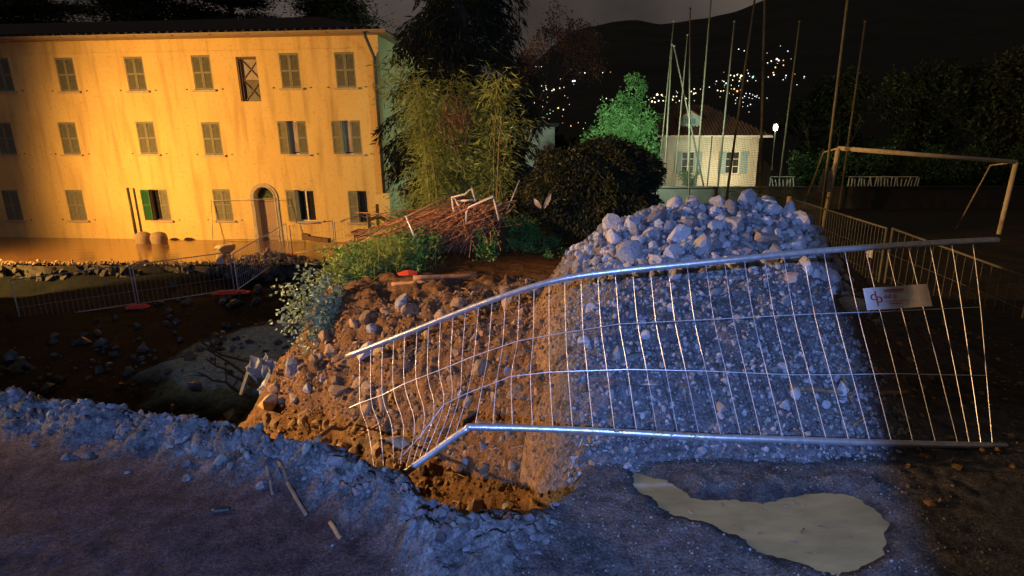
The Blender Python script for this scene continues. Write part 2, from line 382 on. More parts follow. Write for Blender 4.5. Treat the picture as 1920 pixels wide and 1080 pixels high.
# ------------------------------------------------------------------ gravel heap
HP = [(1060,480,5.4),(1090,475,5.2),(1145,430,5.1),(1200,408,5.2),(1260,393,5.3),(1330,388,5.3),(1420,378,5.3),(1480,402,5.3),(1545,445,5.2),
      (1085,520,4.3),(1180,515,4.1),(1300,508,4.1),(1420,500,4.1),(1500,500,4.0),(1070,610,3.55),(1180,605,3.5),(1300,600,3.5),(1420,600,3.5),(1500,610,3.5),
      (1070,700,3.08),(1180,700,3.05),(1300,700,3.05),(1420,700,3.05),(1500,710,3.05),(1100,790,2.8),(1180,800,2.76),(1300,800,2.75),(1420,800,2.75),(1500,790,2.8),
      (1250,470,4.6),(1400,465,4.6),(1130,490,4.6)]
hp = []
for p in HP:
    q = at(*p); hp.append((q.x, q.y, q.z))
for k in range(8):
    x = .1 + k*.37
    hp.append((x, 2.5, -.06)); hp.append((x+.1, 7.1, -.35)); hp.append((x+.1, 6.3, .5 if 0 < k < 7 else .1))
hp += [(-.3, 2.5, -1.7), (-.32, 3, -1.5), (-.32, 3.5, -1.1), (-.32, 4.2, -.6), (-.32, 5, -.3), (-.32, 6, -.35), (-.12, 2.8, -.35), (-.2, 3.4, -.25), (-.12, 4.2, .1), (-.08, 5.0, .2), (-.1, 6, .1), (2.4, 2.9, -.1), (2.5, 3.6, .05), (2.9, 4.4, .2), (3.3, 5.2, .2), (3.3, 6.2, -.1), (2.9, 2.5, -.2)]
HG = RBF(hp)
def heap_z(x, y, detail=True):
    z = HG(np.asarray(x, float), np.asarray(y, float))
    if detail: z = z + .05*fbm(x*5, y*5, 4, .6) + .02*fbm(x*18, y*18, 3)
    return z
hx = np.linspace(-.34, 3.4, 270); hyy = np.linspace(2.45, 7.1, 330)
XX, YY = np.meshgrid(hx, hyy); zz = heap_z(XX.ravel(), YY.ravel()); jj = np.arange(XX.size).reshape(XX.shape)
heapsoil = np.ones((XX.size, 4)); bl = sstep(.12, -.1, XX.ravel() + .12*fbm(XX.ravel()*3, YY.ravel()*3, 4))*sstep(2.3, 2.7, YY.ravel())
bl = np.maximum(bl, .8*sstep(.0, .4, fbm(XX.ravel()*2.2+9, YY.ravel()*2.2, 3))*sstep(4.0, 4.3, YY.ravel())*sstep(.9, .5, XX.ravel()))
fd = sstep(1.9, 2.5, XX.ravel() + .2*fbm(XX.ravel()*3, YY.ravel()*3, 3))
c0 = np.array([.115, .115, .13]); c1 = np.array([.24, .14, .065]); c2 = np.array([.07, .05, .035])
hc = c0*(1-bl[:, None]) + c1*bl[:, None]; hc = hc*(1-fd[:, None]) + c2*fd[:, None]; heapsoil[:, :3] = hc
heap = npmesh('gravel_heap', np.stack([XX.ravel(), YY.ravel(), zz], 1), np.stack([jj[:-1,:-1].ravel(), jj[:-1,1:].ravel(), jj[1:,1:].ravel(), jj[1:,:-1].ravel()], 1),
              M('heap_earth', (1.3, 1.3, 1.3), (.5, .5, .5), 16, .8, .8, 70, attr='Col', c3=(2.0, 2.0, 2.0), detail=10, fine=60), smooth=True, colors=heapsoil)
tag(heap, 'big grey heap of stones and gravel bulldozed behind the bent mesh fence', 'heap')
def hz1(x, y): return float(heap_z(np.array([x]), np.array([y]))[0])
# big stones over the top of the heap, then smaller ones down the front
cnt = 0; placed = []; tries = 0
while cnt < 210 and tries < 9000:
    tries += 1; x = random.uniform(.12, 2.55); y = random.uniform(3.95, 5.6); s_ = random.choice([.045, .05, .06, .06, .07, .08, .09, .10, .115, .13])
    if y < 4.05 + .1*math.sin(x*5) or (x < .5 and y < 4.6): continue
    if any((x-a)**2 + (y-b)**2 < (.78*(s_+c))**2 for a, b, c in placed): continue
    placed.append((x, y, s_)); put(random.choice(stone_me), 'stone', (x, y, hz1(x, y) + s_*.32), s_*1.12, heap); cnt += 1
tries = 0
while cnt < 300 and tries < 9000:
    tries += 1; x = random.uniform(.14, 2.0); y = random.uniform(2.62, 4.0); s_ = random.choice([.018, .022, .026, .03, .035, .045, .06])
    if any((x-a)**2 + (y-b)**2 < (1.1*(s_+c))**2 for a, b, c in placed): continue
    placed.append((x, y, s_)); put(random.choice(stone_me), 'stone', (x, y, hz1(x, y) + s_*.15), s_, heap); cnt += 1
n = 5200; x = rng.uniform(.08, 2.2, n); y = 2.5 + 1.7*rng.random(n)**1.1; sz = .006 + .02*rng.random(n)**3.2
gravel('gravel', np.stack([x, y, heap_z(x, y) + sz*.3], 1), sz, GRAV, heap, 6)
n = 1500; x = rng.uniform(.25, 2.6, n); y = rng.uniform(4.0, 5.6, n); sz = .02 + .035*rng.random(n)**2
gravel('small_stones', np.stack([x, y, heap_z(x, y) + sz*.4], 1), sz, GRAV, heap, 7)
n = 2200; x = rng.uniform(-.2, .2, n); y = rng.uniform(2.5, 5.8, n); sz = .008 + .02*rng.random(n)**3
gravel('soil_crumbs', np.stack([x, y, heap_z(x, y) + sz*.2], 1), sz, GRAVB, heap, 8)

# ------------------------------------------------------------------ stones and crumbs on the collapsed bank and the road
def face_region(n, r):
    x = r.uniform(-4.0, .1, n); y = r.uniform(2.4, 7.2, n); k = (y - edgeY(x) > .12); return x[k], y[k]
r9 = np.random.default_rng(9)
x, y = face_region(15000, r9); sz = .007 + .036*r9.random(len(x))**3.6
gravel('soil_crumbs', np.stack([x, y, ground_z(x, y) + sz*.25], 1), sz, GRAVB, ground, 9)
placed = []; cnt = 0; tries = 0
while cnt < 290 and tries < 30000:
    tries += 1; x = random.uniform(-3.9, -.2); y = random.uniform(2.7, 6.9); s_ = random.choice([.035, .04, .05, .06, .07, .08, .10, .12, .15])
    if y - float(edgeY(np.array([x]))[0]) < .3: continue
    if x < -1.2 and 3.4 < y < 6.2: s_ = random.choice([.05, .07, .09, .11, .13, .16])
    if x > -1.6 and s_ > .06 and random.random() < .85: continue
    if y > 5.6 and x > -2.2 and random.random() < .5: continue
    if any((x-a)**2 + (y-b)**2 < (.8*(s_+c))**2 for a, b, c in placed): continue
    placed.append((x, y, s_)); put(random.choice(stoneb_me if random.random() < .9 else stone_me), 'stone', (x, y, gz(x, y) + s_*.3), s_*1.1, ground); cnt += 1
n = 11000; x = r9.uniform(-1.4, 1.9, n); y = r9.uniform(1.15, 2.7, n); k = (y < edgeY(x) - .02) & (polydist(PUDP, x, y) > .03) & (r9.random(n) < sstep(-1.2, .5, x)); x = x[k]; y = y[k]
sz = .0018 + .008*r9.random(len(x))**7
gravel('road_grit', np.stack([x, y, ground_z(x, y) + sz*.1], 1), sz, GRIT, ground, 12)
n = 3000; x = r9.uniform(-4.5, .0, n); y = edgeY(x) - .17 + .11*r9.normal(size=n); k = y < edgeY(x) - .03; x = x[k]; y = y[k]
sz = .005 + .045*r9.random(len(x))**4.2
gravel('rock_crumbs', np.stack([x, y, ground_z(x, y) - sz*.15], 1), sz, CRUMB, ground, 13)
n = 900; x = r9.uniform(1.7, 4.2, n); y = r9.uniform(2.2, 5.5, n); sz = .006 + .03*r9.random(n)**3
gravel('dark_rubble', np.stack([x, y, np.maximum(ground_z(x, y), heap_z(x, y)*(x < 3.3) - 9*(x >= 3.3)) + sz*.2], 1), sz, GRAVB, ground, 14)
n = 900; x = r9.uniform(-15, -4.6, n); y = r9.uniform(7, 20, n); k = ground_z(x, y) < -2.2; x = x[k]; y = y[k]; sz = .03 + .22*r9.random(len(x))**4
gravel('bed_stones', np.stack([x, y, ground_z(x, y) + sz*.2], 1), sz, M('wet_bed_stone', (.07, .085, .085), (.02, .025, .025), 4, .4, .4, 20, attr='Col'), ground, 17)
def surf(x, y):
    z = gz(x, y)
    return max(z, hz1(x, y)) if -.2 < x < 3.35 and 2.5 < y < 7 else z

def boulder(px, py, Y, s, mat, label, sq=(1, .85, .75), seed=1, sub=ICO3, cuts=14):
    r = np.random.default_rng(seed); p = at(px, py, Y)
    Vv = rockverts(sub[0], r, cuts)*np.array(sq)*s
    o = npmesh('boulder', Vv, sub[1], mat); o.location = p; o.rotation_euler = (r.uniform(-.4, .4), r.uniform(-.4, .4), r.uniform(0, 6))
    return tag(o, label, 'boulder')
boulder(503, 756, 6.2, .22, M('tan_boulder', (.46, .33, .19), (.28, .19, .1), 9, .85, .6, 30), 'tan boulder at the foot of the collapsed bank beside the dark chasm', seed=2)
boulder(1424, 386, 5.45, .20, PALE, 'pale boulder on the very top of the gravel heap', seed=4)
boulder(1432, 448, 4.6, .17, M('warm_boulder', (.30, .25, .22), (.18, .14, .12), 10, .85, .6, 35), 'brown rough boulder at the right end of the heap crest', seed=5)
boulder(1480, 520, 3.9, .085, M('two_tone_boulder', (.45, .36, .32), (.3, .16, .1), 6, .8, .4, 35), 'reddish and white stone on the right flank of the heap', seed=6)
boulder(1212, 720, 2.98, .075, M('flat_stone', (.36, .35, .36), (.26, .25, .27), 10, .8, .4, 35), 'flat lying pale slab stone low on the heap behind the fence wires', sq=(1, .9, .35), seed=7)
boulder(1352, 762, 2.87, .10, STONE, 'large bluish stone half buried near the lower fence rail', sq=(1, .7, .7), seed=8)
boulder(1180, 672, 3.15, .10, STONE, 'blue grey block embedded in the middle of the heap front', sq=(1, .6, .7), seed=9)
boulder(738, 835, 3.9, .14, STONEB, 'big brown rock behind the left fence wires above the hole', seed=10)
boulder(600, 880 - 42, 4.6, .12, STONEB, 'brown rock peeping over the crumbled near edge', seed=12)

# ------------------------------------------------------------------ water
MUD_W = M('silty_reflection_puddle', (.36, .27, .12), (.21, .155, .07), 2.2, .08, .04, 5, spec=.5, stretch=(1, 2.5, 1))  # silt brown, with the yellow of the orange reflection put into the base colour
x0p, y0p = PUDP.min(0) - .12; x1p, y1p = PUDP.max(0) + .12
pb = MB(); pb.poly([(x0p, y0p, -.026), (x1p, y0p, -.026), (x1p, y1p, -.026), (x0p, y1p, -.026)]); puddle = pb.build('puddle', MUD_W); tag(puddle, kind='structure')
for k in range(26):      # bits floating in the puddle
    a, b = random.choice(PUDP), random.choice(PUDP); t = random.uniform(.25, .75); x, y = a*(1-t) + b*t
    if polydist(PUDP, np.array([x]), np.array([y]))[0] > -.03: continue
    o = put(stoneb_me[k % 10], 'floating_bit', (x, y, -.024), random.uniform(.006, .02), puddle, (0, 0, random.uniform(0, 6)))
    o.scale = (o.scale[0]*1.5, o.scale[0]*.5, o.scale[0]*.35)

# ------------------------------------------------------------------ collapsed fence panel in front
ZINC = M('galvanised_tube', (.72, .74, .78), (.5, .52, .56), 30, .35, .15, 120, metal=.75, spec=.5)
WIRE = M('galvanised_wire', (.78, .78, .82), (.6, .6, .64), 60, .4, metal=.5)
TOPR = [(652,668,3.62),(760,626,3.5),(860,586,3.4),(950,553,3.3),(1050,524,3.22),(1160,508,3.18),(1280,496,3.18),(1400,484,3.2),(1500,474,3.24),(1600,466,3.28),(1700,459,3.34),(1800,453,3.4),(1870,450,3.44)]
BOTR = [(755,890,2.62),(815,846,2.66),(872,806,2.68),(900,801,2.68),(1100,807,2.66),(1300,818,2.64),(1500,825,2.64),(1700,832,2.68),(1885,836,2.75)]
fence = empty('collapsed_fence_panel', at(1280, 818, 2.64)); fo = fence.location.copy()
tag(fence, 'bent galvanised mesh fence panel sagging over the hole in the foreground', 'fence panel')
def rel(ps): return [Vector(p) - fo for p in ps]
tp = spline([at(*p) for p in TOPR], 6); bpn = spline([at(*p) for p in BOTR[:2]] + [at(*p) for p in BOTR[2:]], 4)
MB().tube(rel(tp), .0195, 12).build('top_rail', ZINC, fence, True)
MB().tube(rel(bpn), .0195, 12).build('bottom_rail', ZINC, fence, True)
KEYS = np.array([(675,675,755,690,805,703,885),(717,717,740,735,800,738,882),(759,758,719,778,795,760,884),(826,823,694,832,758,795,858),(898,889,667,877,736,852,820),
 (974,970,639,959,705,961,800),(1030,1030,628,1031,697,1037,803),(1153,1161,607,1176,692,1193,808),(1288,1302,600,1324,695,1352,818),(1432,1451,592,1478,702,1508,822),
 (1506,1527,588,1557,702,1592,826),(1622,1650,584,1680,700,1712,830),(1700,1730,580,1762,702,1795,832),(1860,1870,574,1875,704,1880,834)], float)
topx = [674.7,695.6,717,738,759,781.7,804,826,849.7,873,897.8,923,948,974,1001.7,1029.7,1059,1089.4,1121,1153.6,1186,1219,1253,1288,1323,1358,1395,1432.5,1468.6,1506,1544,1583,1622,1662,1702,1743,1784,1824]
TP = np.array(TOPR, float); BP = np.array(BOTR, float); h1 = []; h2 = []
for tx in topx:
    k = [np.interp(tx, KEYS[:, 0], KEYS[:, j]) for j in range(1, 7)]
    ty = np.interp(tx, TP[:, 0], TP[:, 1]); tY = np.interp(tx, TP[:, 0], TP[:, 2]); bY = np.interp(k[4], BP[:, 0], BP[:, 2])
    P = [at(tx, ty, tY), at(k[0], k[1], tY*.66 + bY*.34 - .01), at(k[2], k[3], tY*.33 + bY*.67 - .01), at(k[4], k[5], bY)]
    h1.append(P[1]); h2.append(P[2])
    MB().tube(rel(spline(P, 4)), .002, 5).build('wire', WIRE, fence)
h1 = [at(655, 764, 3.3)] + h1; h2 = [at(742, 868, 2.75), at(790, 815, 2.8)] + [p for p, t in zip(h2, topx) if t > 820]
MB().tube(rel([Vector(p) + Vector((0, -.004, 0)) for p in h1]), .0025, 5).build('cross_wire', WIRE, fence)
MB().tube(rel([Vector(p) + Vector((0, -.004, 0)) for p in h2]), .0025, 5).build('cross_wire', WIRE, fence)
# roots and rag caught on the lower rail
ROOT = M('root_bark', (.26, .17, .1), (.13, .08, .045), 20, .9, .5, 60)
rb = MB()
for k in range(26):
    q = at(random.uniform(1100, 1500), 815 + random.uniform(-8, 4), 2.63); pts = [q]
    for j in range(4): pts.append(pts[-1] + Vector((random.uniform(-.03, .03), random.uniform(-.015, .01), random.uniform(-.012, .014))))
    rb.tube(pts, random.uniform(.0012, .003), 4)
tag(rb.build('caught_roots', ROOT), 'tangle of thin roots caught on the lower rail of the bent fence', 'roots', kind='stuff')

# banner on the right of that panel
BAN = M('banner_cloth', (.62, .56, .53), (.5, .44, .42), 8, .8, .2, 20); RED = M('banner_red', (.45, .05, .04), (.35, .03, .03), 10, .7)
bo = at(1626, 582, 3.05); bx = (at(1748, 574, 3.0) - bo); by = at(1618, 541, 3.12) - bo
bn = bx.cross(by).normalized()
ban = empty('company_banner', bo); tag(ban, 'small white advertising banner with red lettering tied to the bent fence', 'banner')
bw = MB(); Nw = 14
for i in range(Nw+1):
    t = i/Nw; w = bn*(.004*math.sin(t*9)); bw.v += [tuple(bx*t + w), tuple(bx*t + by + w)]
for i in range(Nw): bw.f.append((2*i, 2*i+2, 2*i+3, 2*i+1))
cl = bw.build('cloth', BAN, ban); md = cl.modifiers.new('thick', 'SOLIDIFY'); md.thickness = .0015
rotm = Matrix((bx.normalized(), by.normalized(), bn)).transposed().to_4x4()
def text(s, fx, fy, size, parent, mat, name='lettering', rot=rotm, O=None):
    c = bpy.data.curves.new(name, 'FONT'); c.body = s; c.size = size; c.extrude = .0008; c.materials.append(mat)
    t_ = bpy.data.objects.new('tmp', c); COL.objects.link(t_); dg = bpy.context.evaluated_depsgraph_get(); me = bpy.data.meshes.new_from_object(t_.evaluated_get(dg)); me.name = name
    bpy.data.objects.remove(t_)
    o = link(bpy.data.objects.new(name, me), parent); o.matrix_local = Matrix.Translation((O if O else bx*fx + by*fy) + bn*.006) @ rot; return o
hB = by.length
text('d', .075, .42, hB*.62, ban, RED); text('p', .155, .30, hB*.62, ban, RED); text('dal p', .29, .47, hB*.27, ban, RED)
rl = MB()
for (fx0, fx1, fy, hh) in ((.31, .62, .84, .03), (.31, .62, .76, .015), (.30, .66, .33, .012), (.36, .55, .22, .02)):
    q = bx*((fx0+fx1)/2) + by*fy + bn*.006; rl.obox(q, bx*(fx1-fx0)/2, by*hh, bn*.0006)
rl.build('small_print', RED, ban)

# ------------------------------------------------------------------ standing mesh fences
GALV = M('dull_galvanised', (.55, .55, .56), (.38, .38, .39), 20, .5, metal=.2); GALVD = M('dimmed_galvanised', (.13, .12, .10), (.08, .075, .065), 20, .6, metal=.2)  # second one is a darkened copy, toning down road light on the right fences
ORANGE = M('orange_plastic', (.92, .12, .06), (.8, .09, .05), 8, .6, .2, 30)
TAGM = M('white_tag', (.6, .6, .62), (.48, .48, .5), 20, .6)
def fence_panel(A, B, h, label, group=None, spacing=.14, sink=0.0, lean=(0, 0, 0), rt=.02, mat=None, sign=None, wr=.0035):
    A, B = Vector(A), Vector(B); mat = mat or GALV
    o = empty('mesh_fence_panel', A); tag(o, label, 'fence panel', group); D = B - A; up = Vector((0, 0, h)) + Vector(lean)
    MB().tube([Vector((0, 0, -sink)), up], rt, 8).build('post', mat, o, True); MB().tube([D - Vector((0, 0, sink)), D + up], rt, 8).build('post', mat, o, True)
    e = D.normalized()*rt
    MB().tube([up*.985 + e, D + up*.985 - e], rt*.8, 8).build('top_rail', mat, o, True); MB().tube([up*.06 + e, D + up*.06 - e], rt*.8, 8).build('bottom_rail', mat, o, True)
    w = MB(); n = int(D.length/spacing)
    for i in range(1, n): w.tube([D*(i/n) + up*.06, D*(i/n) + up*.97], wr, 4, False)
    for f in (.36, .66): w.tube([up*f, D + up*f], wr, 4, False)
    m = w.build('wire_infill', mat, o); m['kind'] = 'stuff'
    if sign:
        f, g, sx, sz_ = sign; nrm = D.normalized().cross(Vector((0, 0, 1)))
        if (nrm.dot(Vector((0, -1, 0)))) < 0: nrm = -nrm
        MB().obox(D*f + up*g + nrm*.02, D.normalized()*sx/2, nrm*.003, up.normalized()*sz_/2).build('tag', TAGM, o)
    return o
def foot(p, d, label, L=.66):
    d = Vector(d).normalized(); nrm = d.cross(Vector((0, 0, 1)))
    m = MB(); m.obox((0, 0, .035), d*L/2, nrm*.11, Vector((0, 0, .035))); m.obox((0, 0, .095), d*L*.36, nrm*.085, Vector((0, 0, .025)))
    for k in (-.25, -.1, .1, .25): m.obox(d*L*k + Vector((0, 0, .125)), d*.02, nrm*.07, Vector((0, 0, .005)))
    o = m.build('fence_foot', ORANGE); o.location = p; bv = o.modifiers.new('b', 'BEVEL'); bv.width = .012; bv.segments = 2
    return tag(o, label, 'fence foot', 'orange plastic feet under the mesh fences')
a1 = at(262, 574, 17.6); b1 = at(440, 547, 18.6); c1_ = at(547, 478, 23.2); d1 = at(628, 468, 23.6); e1 = at(692, 452, 24)
BLUEP = M('brightened_galvanised', (.88, .9, .92), (.76, .78, .8), 20, .5)  # brightened copy of the fence steel, standing in for stronger work light
za = min(a1.z, b1.z)
fence_panel(a1, b1, 1.46, 'mesh fence panel between the two low orange feet at the dark stream bank', sign=(.9, .8, .18, .2), sink=.02)
fence_panel(b1 + Vector((.1, 0.06, 0)), c1_ + Vector((-.08, -.05, 0)), 1.4, 'mesh fence panel running back from the bluish posts towards the flooded yard', sink=.02, mat=BLUEP)
fence_panel(c1_ + Vector((.05, 0, 0)), d1, 1.3, 'mesh fence panel before the ground floor window right of the arched door', sink=.1)
fence_panel(d1 + Vector((.08, 0, 0)), e1, 1.25, 'last mesh fence panel leading to the wooden railing at the house corner', sink=.3)
a0 = at(40, 606, 16.6); fence_panel(a0, a1 + Vector((-.12, .02, 0)), 1.46, 'leftmost mesh fence panel at the dark stream bank', sink=.02)
foot(b1 + Vector((-.1, -.05, -.06)), (1, .15, 0), 'orange plastic foot under the bluish fence posts at the stream bank', 1.25)
foot(a1 + Vector((-.03, -.05, -.06)), (1, .3, 0), 'orange plastic foot at the left end of the stream bank fence')
foot(c1_ + Vector((-.22, -.12, -.06)), (1, .1, 0), 'orange plastic foot among rubble at the edge of the flooded yard', .9)

# fence and posts along the playing field on the right
WOODP = M('weathered_post', (.46, .36, .22), (.3, .22, .13), 8, .85, .4, 40, stretch=(6, 6, 1))
fa = at(1366, 357, 17); fb = at(1483, 371, 13); fc = at(1663, 426, 8.2)
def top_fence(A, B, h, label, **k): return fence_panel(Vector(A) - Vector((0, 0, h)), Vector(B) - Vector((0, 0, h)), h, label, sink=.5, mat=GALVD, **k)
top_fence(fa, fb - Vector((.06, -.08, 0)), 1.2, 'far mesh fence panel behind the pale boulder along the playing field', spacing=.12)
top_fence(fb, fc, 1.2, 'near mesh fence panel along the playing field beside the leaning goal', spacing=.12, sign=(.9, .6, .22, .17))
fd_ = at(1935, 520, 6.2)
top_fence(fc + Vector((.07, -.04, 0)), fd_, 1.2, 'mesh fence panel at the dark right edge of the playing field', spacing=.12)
pw = at(1480, 372, 12.8); pm = MB().tube([(0, 0, -1.1), (0, 0, .05)], .06, 8); po = pm.build('wooden_post', WOODP); po.location = pw
tag(po, 'short pale wooden post standing at the fence joint behind the heap', 'post')

# goal frame leaning, with a paper notice
GOALW = M('goal_paint', (.62, .54, .40), (.45, .36, .25), 6, .6, .3, 30)
gb = at(1539, 446, 15); gt = at(1572, 278, 15); g2 = at(1905, 304, 15.3)
goal = empty('football_goal', gb); tag(goal, 'yellowish metal football goal standing on the dark playing field', 'goal')
MB().tube([(0, 0, -.1), gt - gb], .06, 10).build('post', GOALW, goal, True)
MB().tube([gt - gb, g2 - gb], .06, 10).build('crossbar', GOALW, goal, True)
MB().tube([g2 - gb, g2 - gb + Vector((-.1, 0, -2.5))], .06, 10).build('post', GOALW, goal, True)
MB().tube([gt - gb, gt - gb + Vector((.1, 1.0, -.1)), Vector((.1, 1.9, 0))], .025, 6).build('net_stay', GOALW, goal, True)
MB().tube([g2 - gb, g2 - gb + Vector((.1, 1.0, -.1)), g2 - gb + Vector((0, 1.9, -2.4))], .025, 6).build('net_stay', GOALW, goal, True)
nt_ = at(1543, 319, 14.85); ns = [at(1543, 319, 14.85), at(1561, 319, 14.85), at(1561, 360, 14.85), at(1531, 360, 14.85)]
PAPER = M('faded_notice', (.42, .36, .30), (.24, .20, .17), 5, .8, .2, 10)
no = MB(); no.poly([p - nt_ for p in ns]); nob = no.build('notice_sheet', PAPER); nob.location = nt_; md = nob.modifiers.new('t', 'SOLIDIFY'); md.thickness = .006
tag(nob, 'faded paper notice hung on the goal post', 'notice')

# tall ball-net poles: (x top, y top, x bottom, y bottom, distance, radius)
POLE = M('pole_steel', (.17, .15, .11), (.10, .09, .07), 4, .6, .2, 30, metal=.2)
POLES = [(1263,42,1233,350,27,.03,'thin net pole just right of the lit green tree'),(1260,86,1245,352,26.5,.045,'left leg of the leaning pair of net poles'),
 (1264,88,1320,352,26.2,.045,'net pole slanting down to the right across the white house'),(1294,17,1292,366,23.4,.04,'upright net pole in front of the dormer of the white house'),
 (1289,67,1264,352,26,.035,'thin net pole left of the dormer leaning outward'),(1333,0,1304,352,25.6,.045,'net pole passing right beside the dormer'),
 (1377,42,1346,352,25.4,.05,'net pole before the wall between the two windows of the white house'),(1415,0,1360,385,21.5,.05,'strongly leaning net pole across the right window of the white house'),
 (1434,0,1425,368,22.5,.06,'thick upright net pole at the right corner of the white house'),(1499,42,1462,338,27,.05,'net pole right of the white house before the dark trees'),
 (1589,0,1535,446,14.6,.04,'bright steel pole rising beside the goal post'),(1622,42,1586,300,24,.05,'rightmost net pole above the goal crossbar'),(1335,258,1326,352,26.6,.04,'short pole between the windows of the white house')]
for (xa, ya, xb, yb, Y, r_, lb) in POLES:
    A = at(xb, yb, Y); B = at(xa, ya, Y*.995)
    if ya == 0: B = A + (B-A)*1.12
    g0 = gz(A.x, A.y); A2 = A - (B-A)*max(0, (A.z - g0 + .2)/(B.z - A.z)); o = empty('net_pole', A2); tag(o, lb, 'pole', 'tall poles of the ball stop net')
    MB().tube([(0, 0, 0), (B-A2)*.5, B-A2], [r_, r_*.9, r_*.7], 8).build('shaft', POLE, o, True)
    MB().lathe([(r_*.7, 0), (r_*1.1, .01), (r_*1.1, .06), (0, .07)], 8, B-A2).build('cap', POLE, o)
# the ball stop net itself
NETM = M('net_cord', (.10, .10, .09), (.06, .06, .055), 20, .9)
nw = MB(); q0 = at(1240, 256, 26.8); q1 = at(1432, 256, 22.8); dn = Vector((0, 0, -2.9)); D = q1 - q0
for i in range(75):
    f = i/74; nw.tube([q0 + D*f, q0 + D*f + dn*.5 + Vector((0, .08*math.sin(f*20), 0)), q0 + D*f + dn], .006, 3, False)
for j in range(34):
    g = j/33; nw.tube([q0 + D*(k/16) + dn*g + Vector((0, 0, -.12*math.sin(k/16*math.pi*3)**2 + .04*math.sin(k*1.7+j*.4))) for k in range(17)], .006, 3, False)
nt2 = nw.build('ball_stop_net', NETM); tag(nt2, 'sagging dark ball stop net hung between poles before the white house', 'net', kind='stuff')
nw = MB(); q0 = at(1432, 300, 22.4); q1 = at(1470, 380, 14.2); D = at(1486, 345, 14.5) - q0
for i in range(26):
    f = i/25; nw.tube([q0 + D*f, q0 + D*f + Vector((0, 0, -1.5))], .005, 3, False)
for j in range(14):
    g = j/13; nw.tube([q0 + D*(k/6) + Vector((0, 0, -1.5*g - .15*math.sin(k/6*math.pi))) for k in range(7)], .005, 3, False)
tag(nw.build('ball_stop_net', NETM), 'slack end of the ball stop net right of the thick upright pole', 'net', kind='stuff')

# ------------------------------------------------------------------ yellow house
YAW = R(5); YC = 27.2; YARD = -2.65
hx_ = at(735, 440, YC); HOUSE_O = Vector((hx_.x, YC, YARD))
HX = Vector((math.cos(YAW), -math.sin(YAW), 0)); HYV = Vector((math.sin(YAW), math.cos(YAW), 0))
def fac(px, py):            # pixel -> (x, z) on the facade plane, in the house's own axes
    d = ray(px, py); t = (HOUSE_O - CAM).dot(HYV)/d.dot(HYV); q = CAM + d*t - HOUSE_O; return q.dot(HX), q.z
house = empty('yellow_house', HOUSE_O, -YAW); tag(house, 'three storey yellow ochre house with green shutters and an arched door', 'house')
def plaster(name, base, streak, top):
    m, nt, b = nodes(name); N = nt.nodes; L = nt.links; b.inputs['Roughness'].default_value = .9; b.inputs['Specular IOR Level'].default_value = .15
    t = N.new('ShaderNodeTexCoord')
    def noise(scale, sc, det=6):
        mp = N.new('ShaderNodeMapping'); mp.inputs['Scale'].default_value = sc; L.new(t.outputs['Object'], mp.inputs[0])
        n_ = N.new('ShaderNodeTexNoise'); n_.inputs['Scale'].default_value = scale; n_.inputs['Detail'].default_value = det; L.new(mp.outputs[0], n_.inputs['Vector']); return n_
    a = noise(.6, (1, 1, 1)); s2 = noise(2.2, (1, 1, .12)); s3 = noise(7, (1, 1, 1), 8)
    def mix(fac_sock, lo, hi, c_in, c_out):
        mr = N.new('ShaderNodeMapRange'); mr.inputs[1].default_value = lo; mr.inputs[2].default_value = hi; L.new(fac_sock, mr.inputs[0])
        mx = N.new('ShaderNodeMix'); mx.data_type = 'RGBA'; L.new(mr.outputs[0], mx.inputs[0])
        if isinstance(c_in, tuple): mx.inputs[6].default_value = (*c_in, 1)
        else: L.new(c_in, mx.inputs[6])
        mx.inputs[7].default_value = (*c_out, 1); return mx.outputs[2]
    c = mix(a.outputs[0], .35, .7, base, top); c = mix(s2.outputs[0], .50, .80, c, streak); c = mix(s3.outputs[0], .55, .85, c, streak)
    L.new(c, b.inputs['Base Color'])
    bp = N.new('ShaderNodeBump'); bp.inputs['Strength'].default_value = .25; bp.inputs['Distance'].default_value = .02
    n3 = noise(25, (1, 1, 1), 8); L.new(n3.outputs[0], bp.inputs['Height']); L.new(bp.outputs[0], b.inputs['Normal']); return m
OCHRE = plaster('ochre_plaster', (.74, .54, .22), (.44, .29, .12), (.68, .47, .18)); SIDEP = plaster('green_plaster', (.42, .40, .22), (.29, .28, .16), (.37, .36, .2))
SHUT = M('green_shutter', (.25, .24, .17), (.17, .165, .115), 6, .7, .2, 40); SHUTD = M('dark_green_shutter', (.02, .12, .04), (.015, .09, .03), 6, .6)
STONEF = M('stone_trim', (.52, .44, .36), (.38, .31, .25), 5, .85, .3, 30); WOODF = M('brown_window_frame', (.16, .085, .05), (.1, .05, .03), 8, .6, stretch=(8, 8, 1))
WHITEF = M('white_window_frame', (.72, .70, .66), (.62, .6, .56), 8, .5); GLASS = M('window_glass', (.03, .03, .035), (.02, .02, .02), 3, .06, spec=.8)
CURT = M('curtain', (.62, .56, .48), (.45, .38, .3), 10, .9, stretch=(6, 1, .3)); ROOFM = M('dark_roof_tiles', (.05, .035, .03), (.03, .022, .02), 4, .85, .9, 9, stretch=(1, 4, 4), bdist=.1)
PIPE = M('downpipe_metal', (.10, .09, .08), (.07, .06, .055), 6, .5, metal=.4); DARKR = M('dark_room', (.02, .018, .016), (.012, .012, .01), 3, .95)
EAVEM = M('eave_board', (.34, .26, .17), (.24, .18, .12), 4, .8, stretch=(.5, 4, 4)); DOORM = M('door_wood', (.36, .25, .19), (.28, .19, .14), 3, .6, .2, 20, stretch=(8, 8, 1))
zt = (fac(735, 66)[1] + fac(400, 71)[1])/2
WN, HN = .98, 1.60
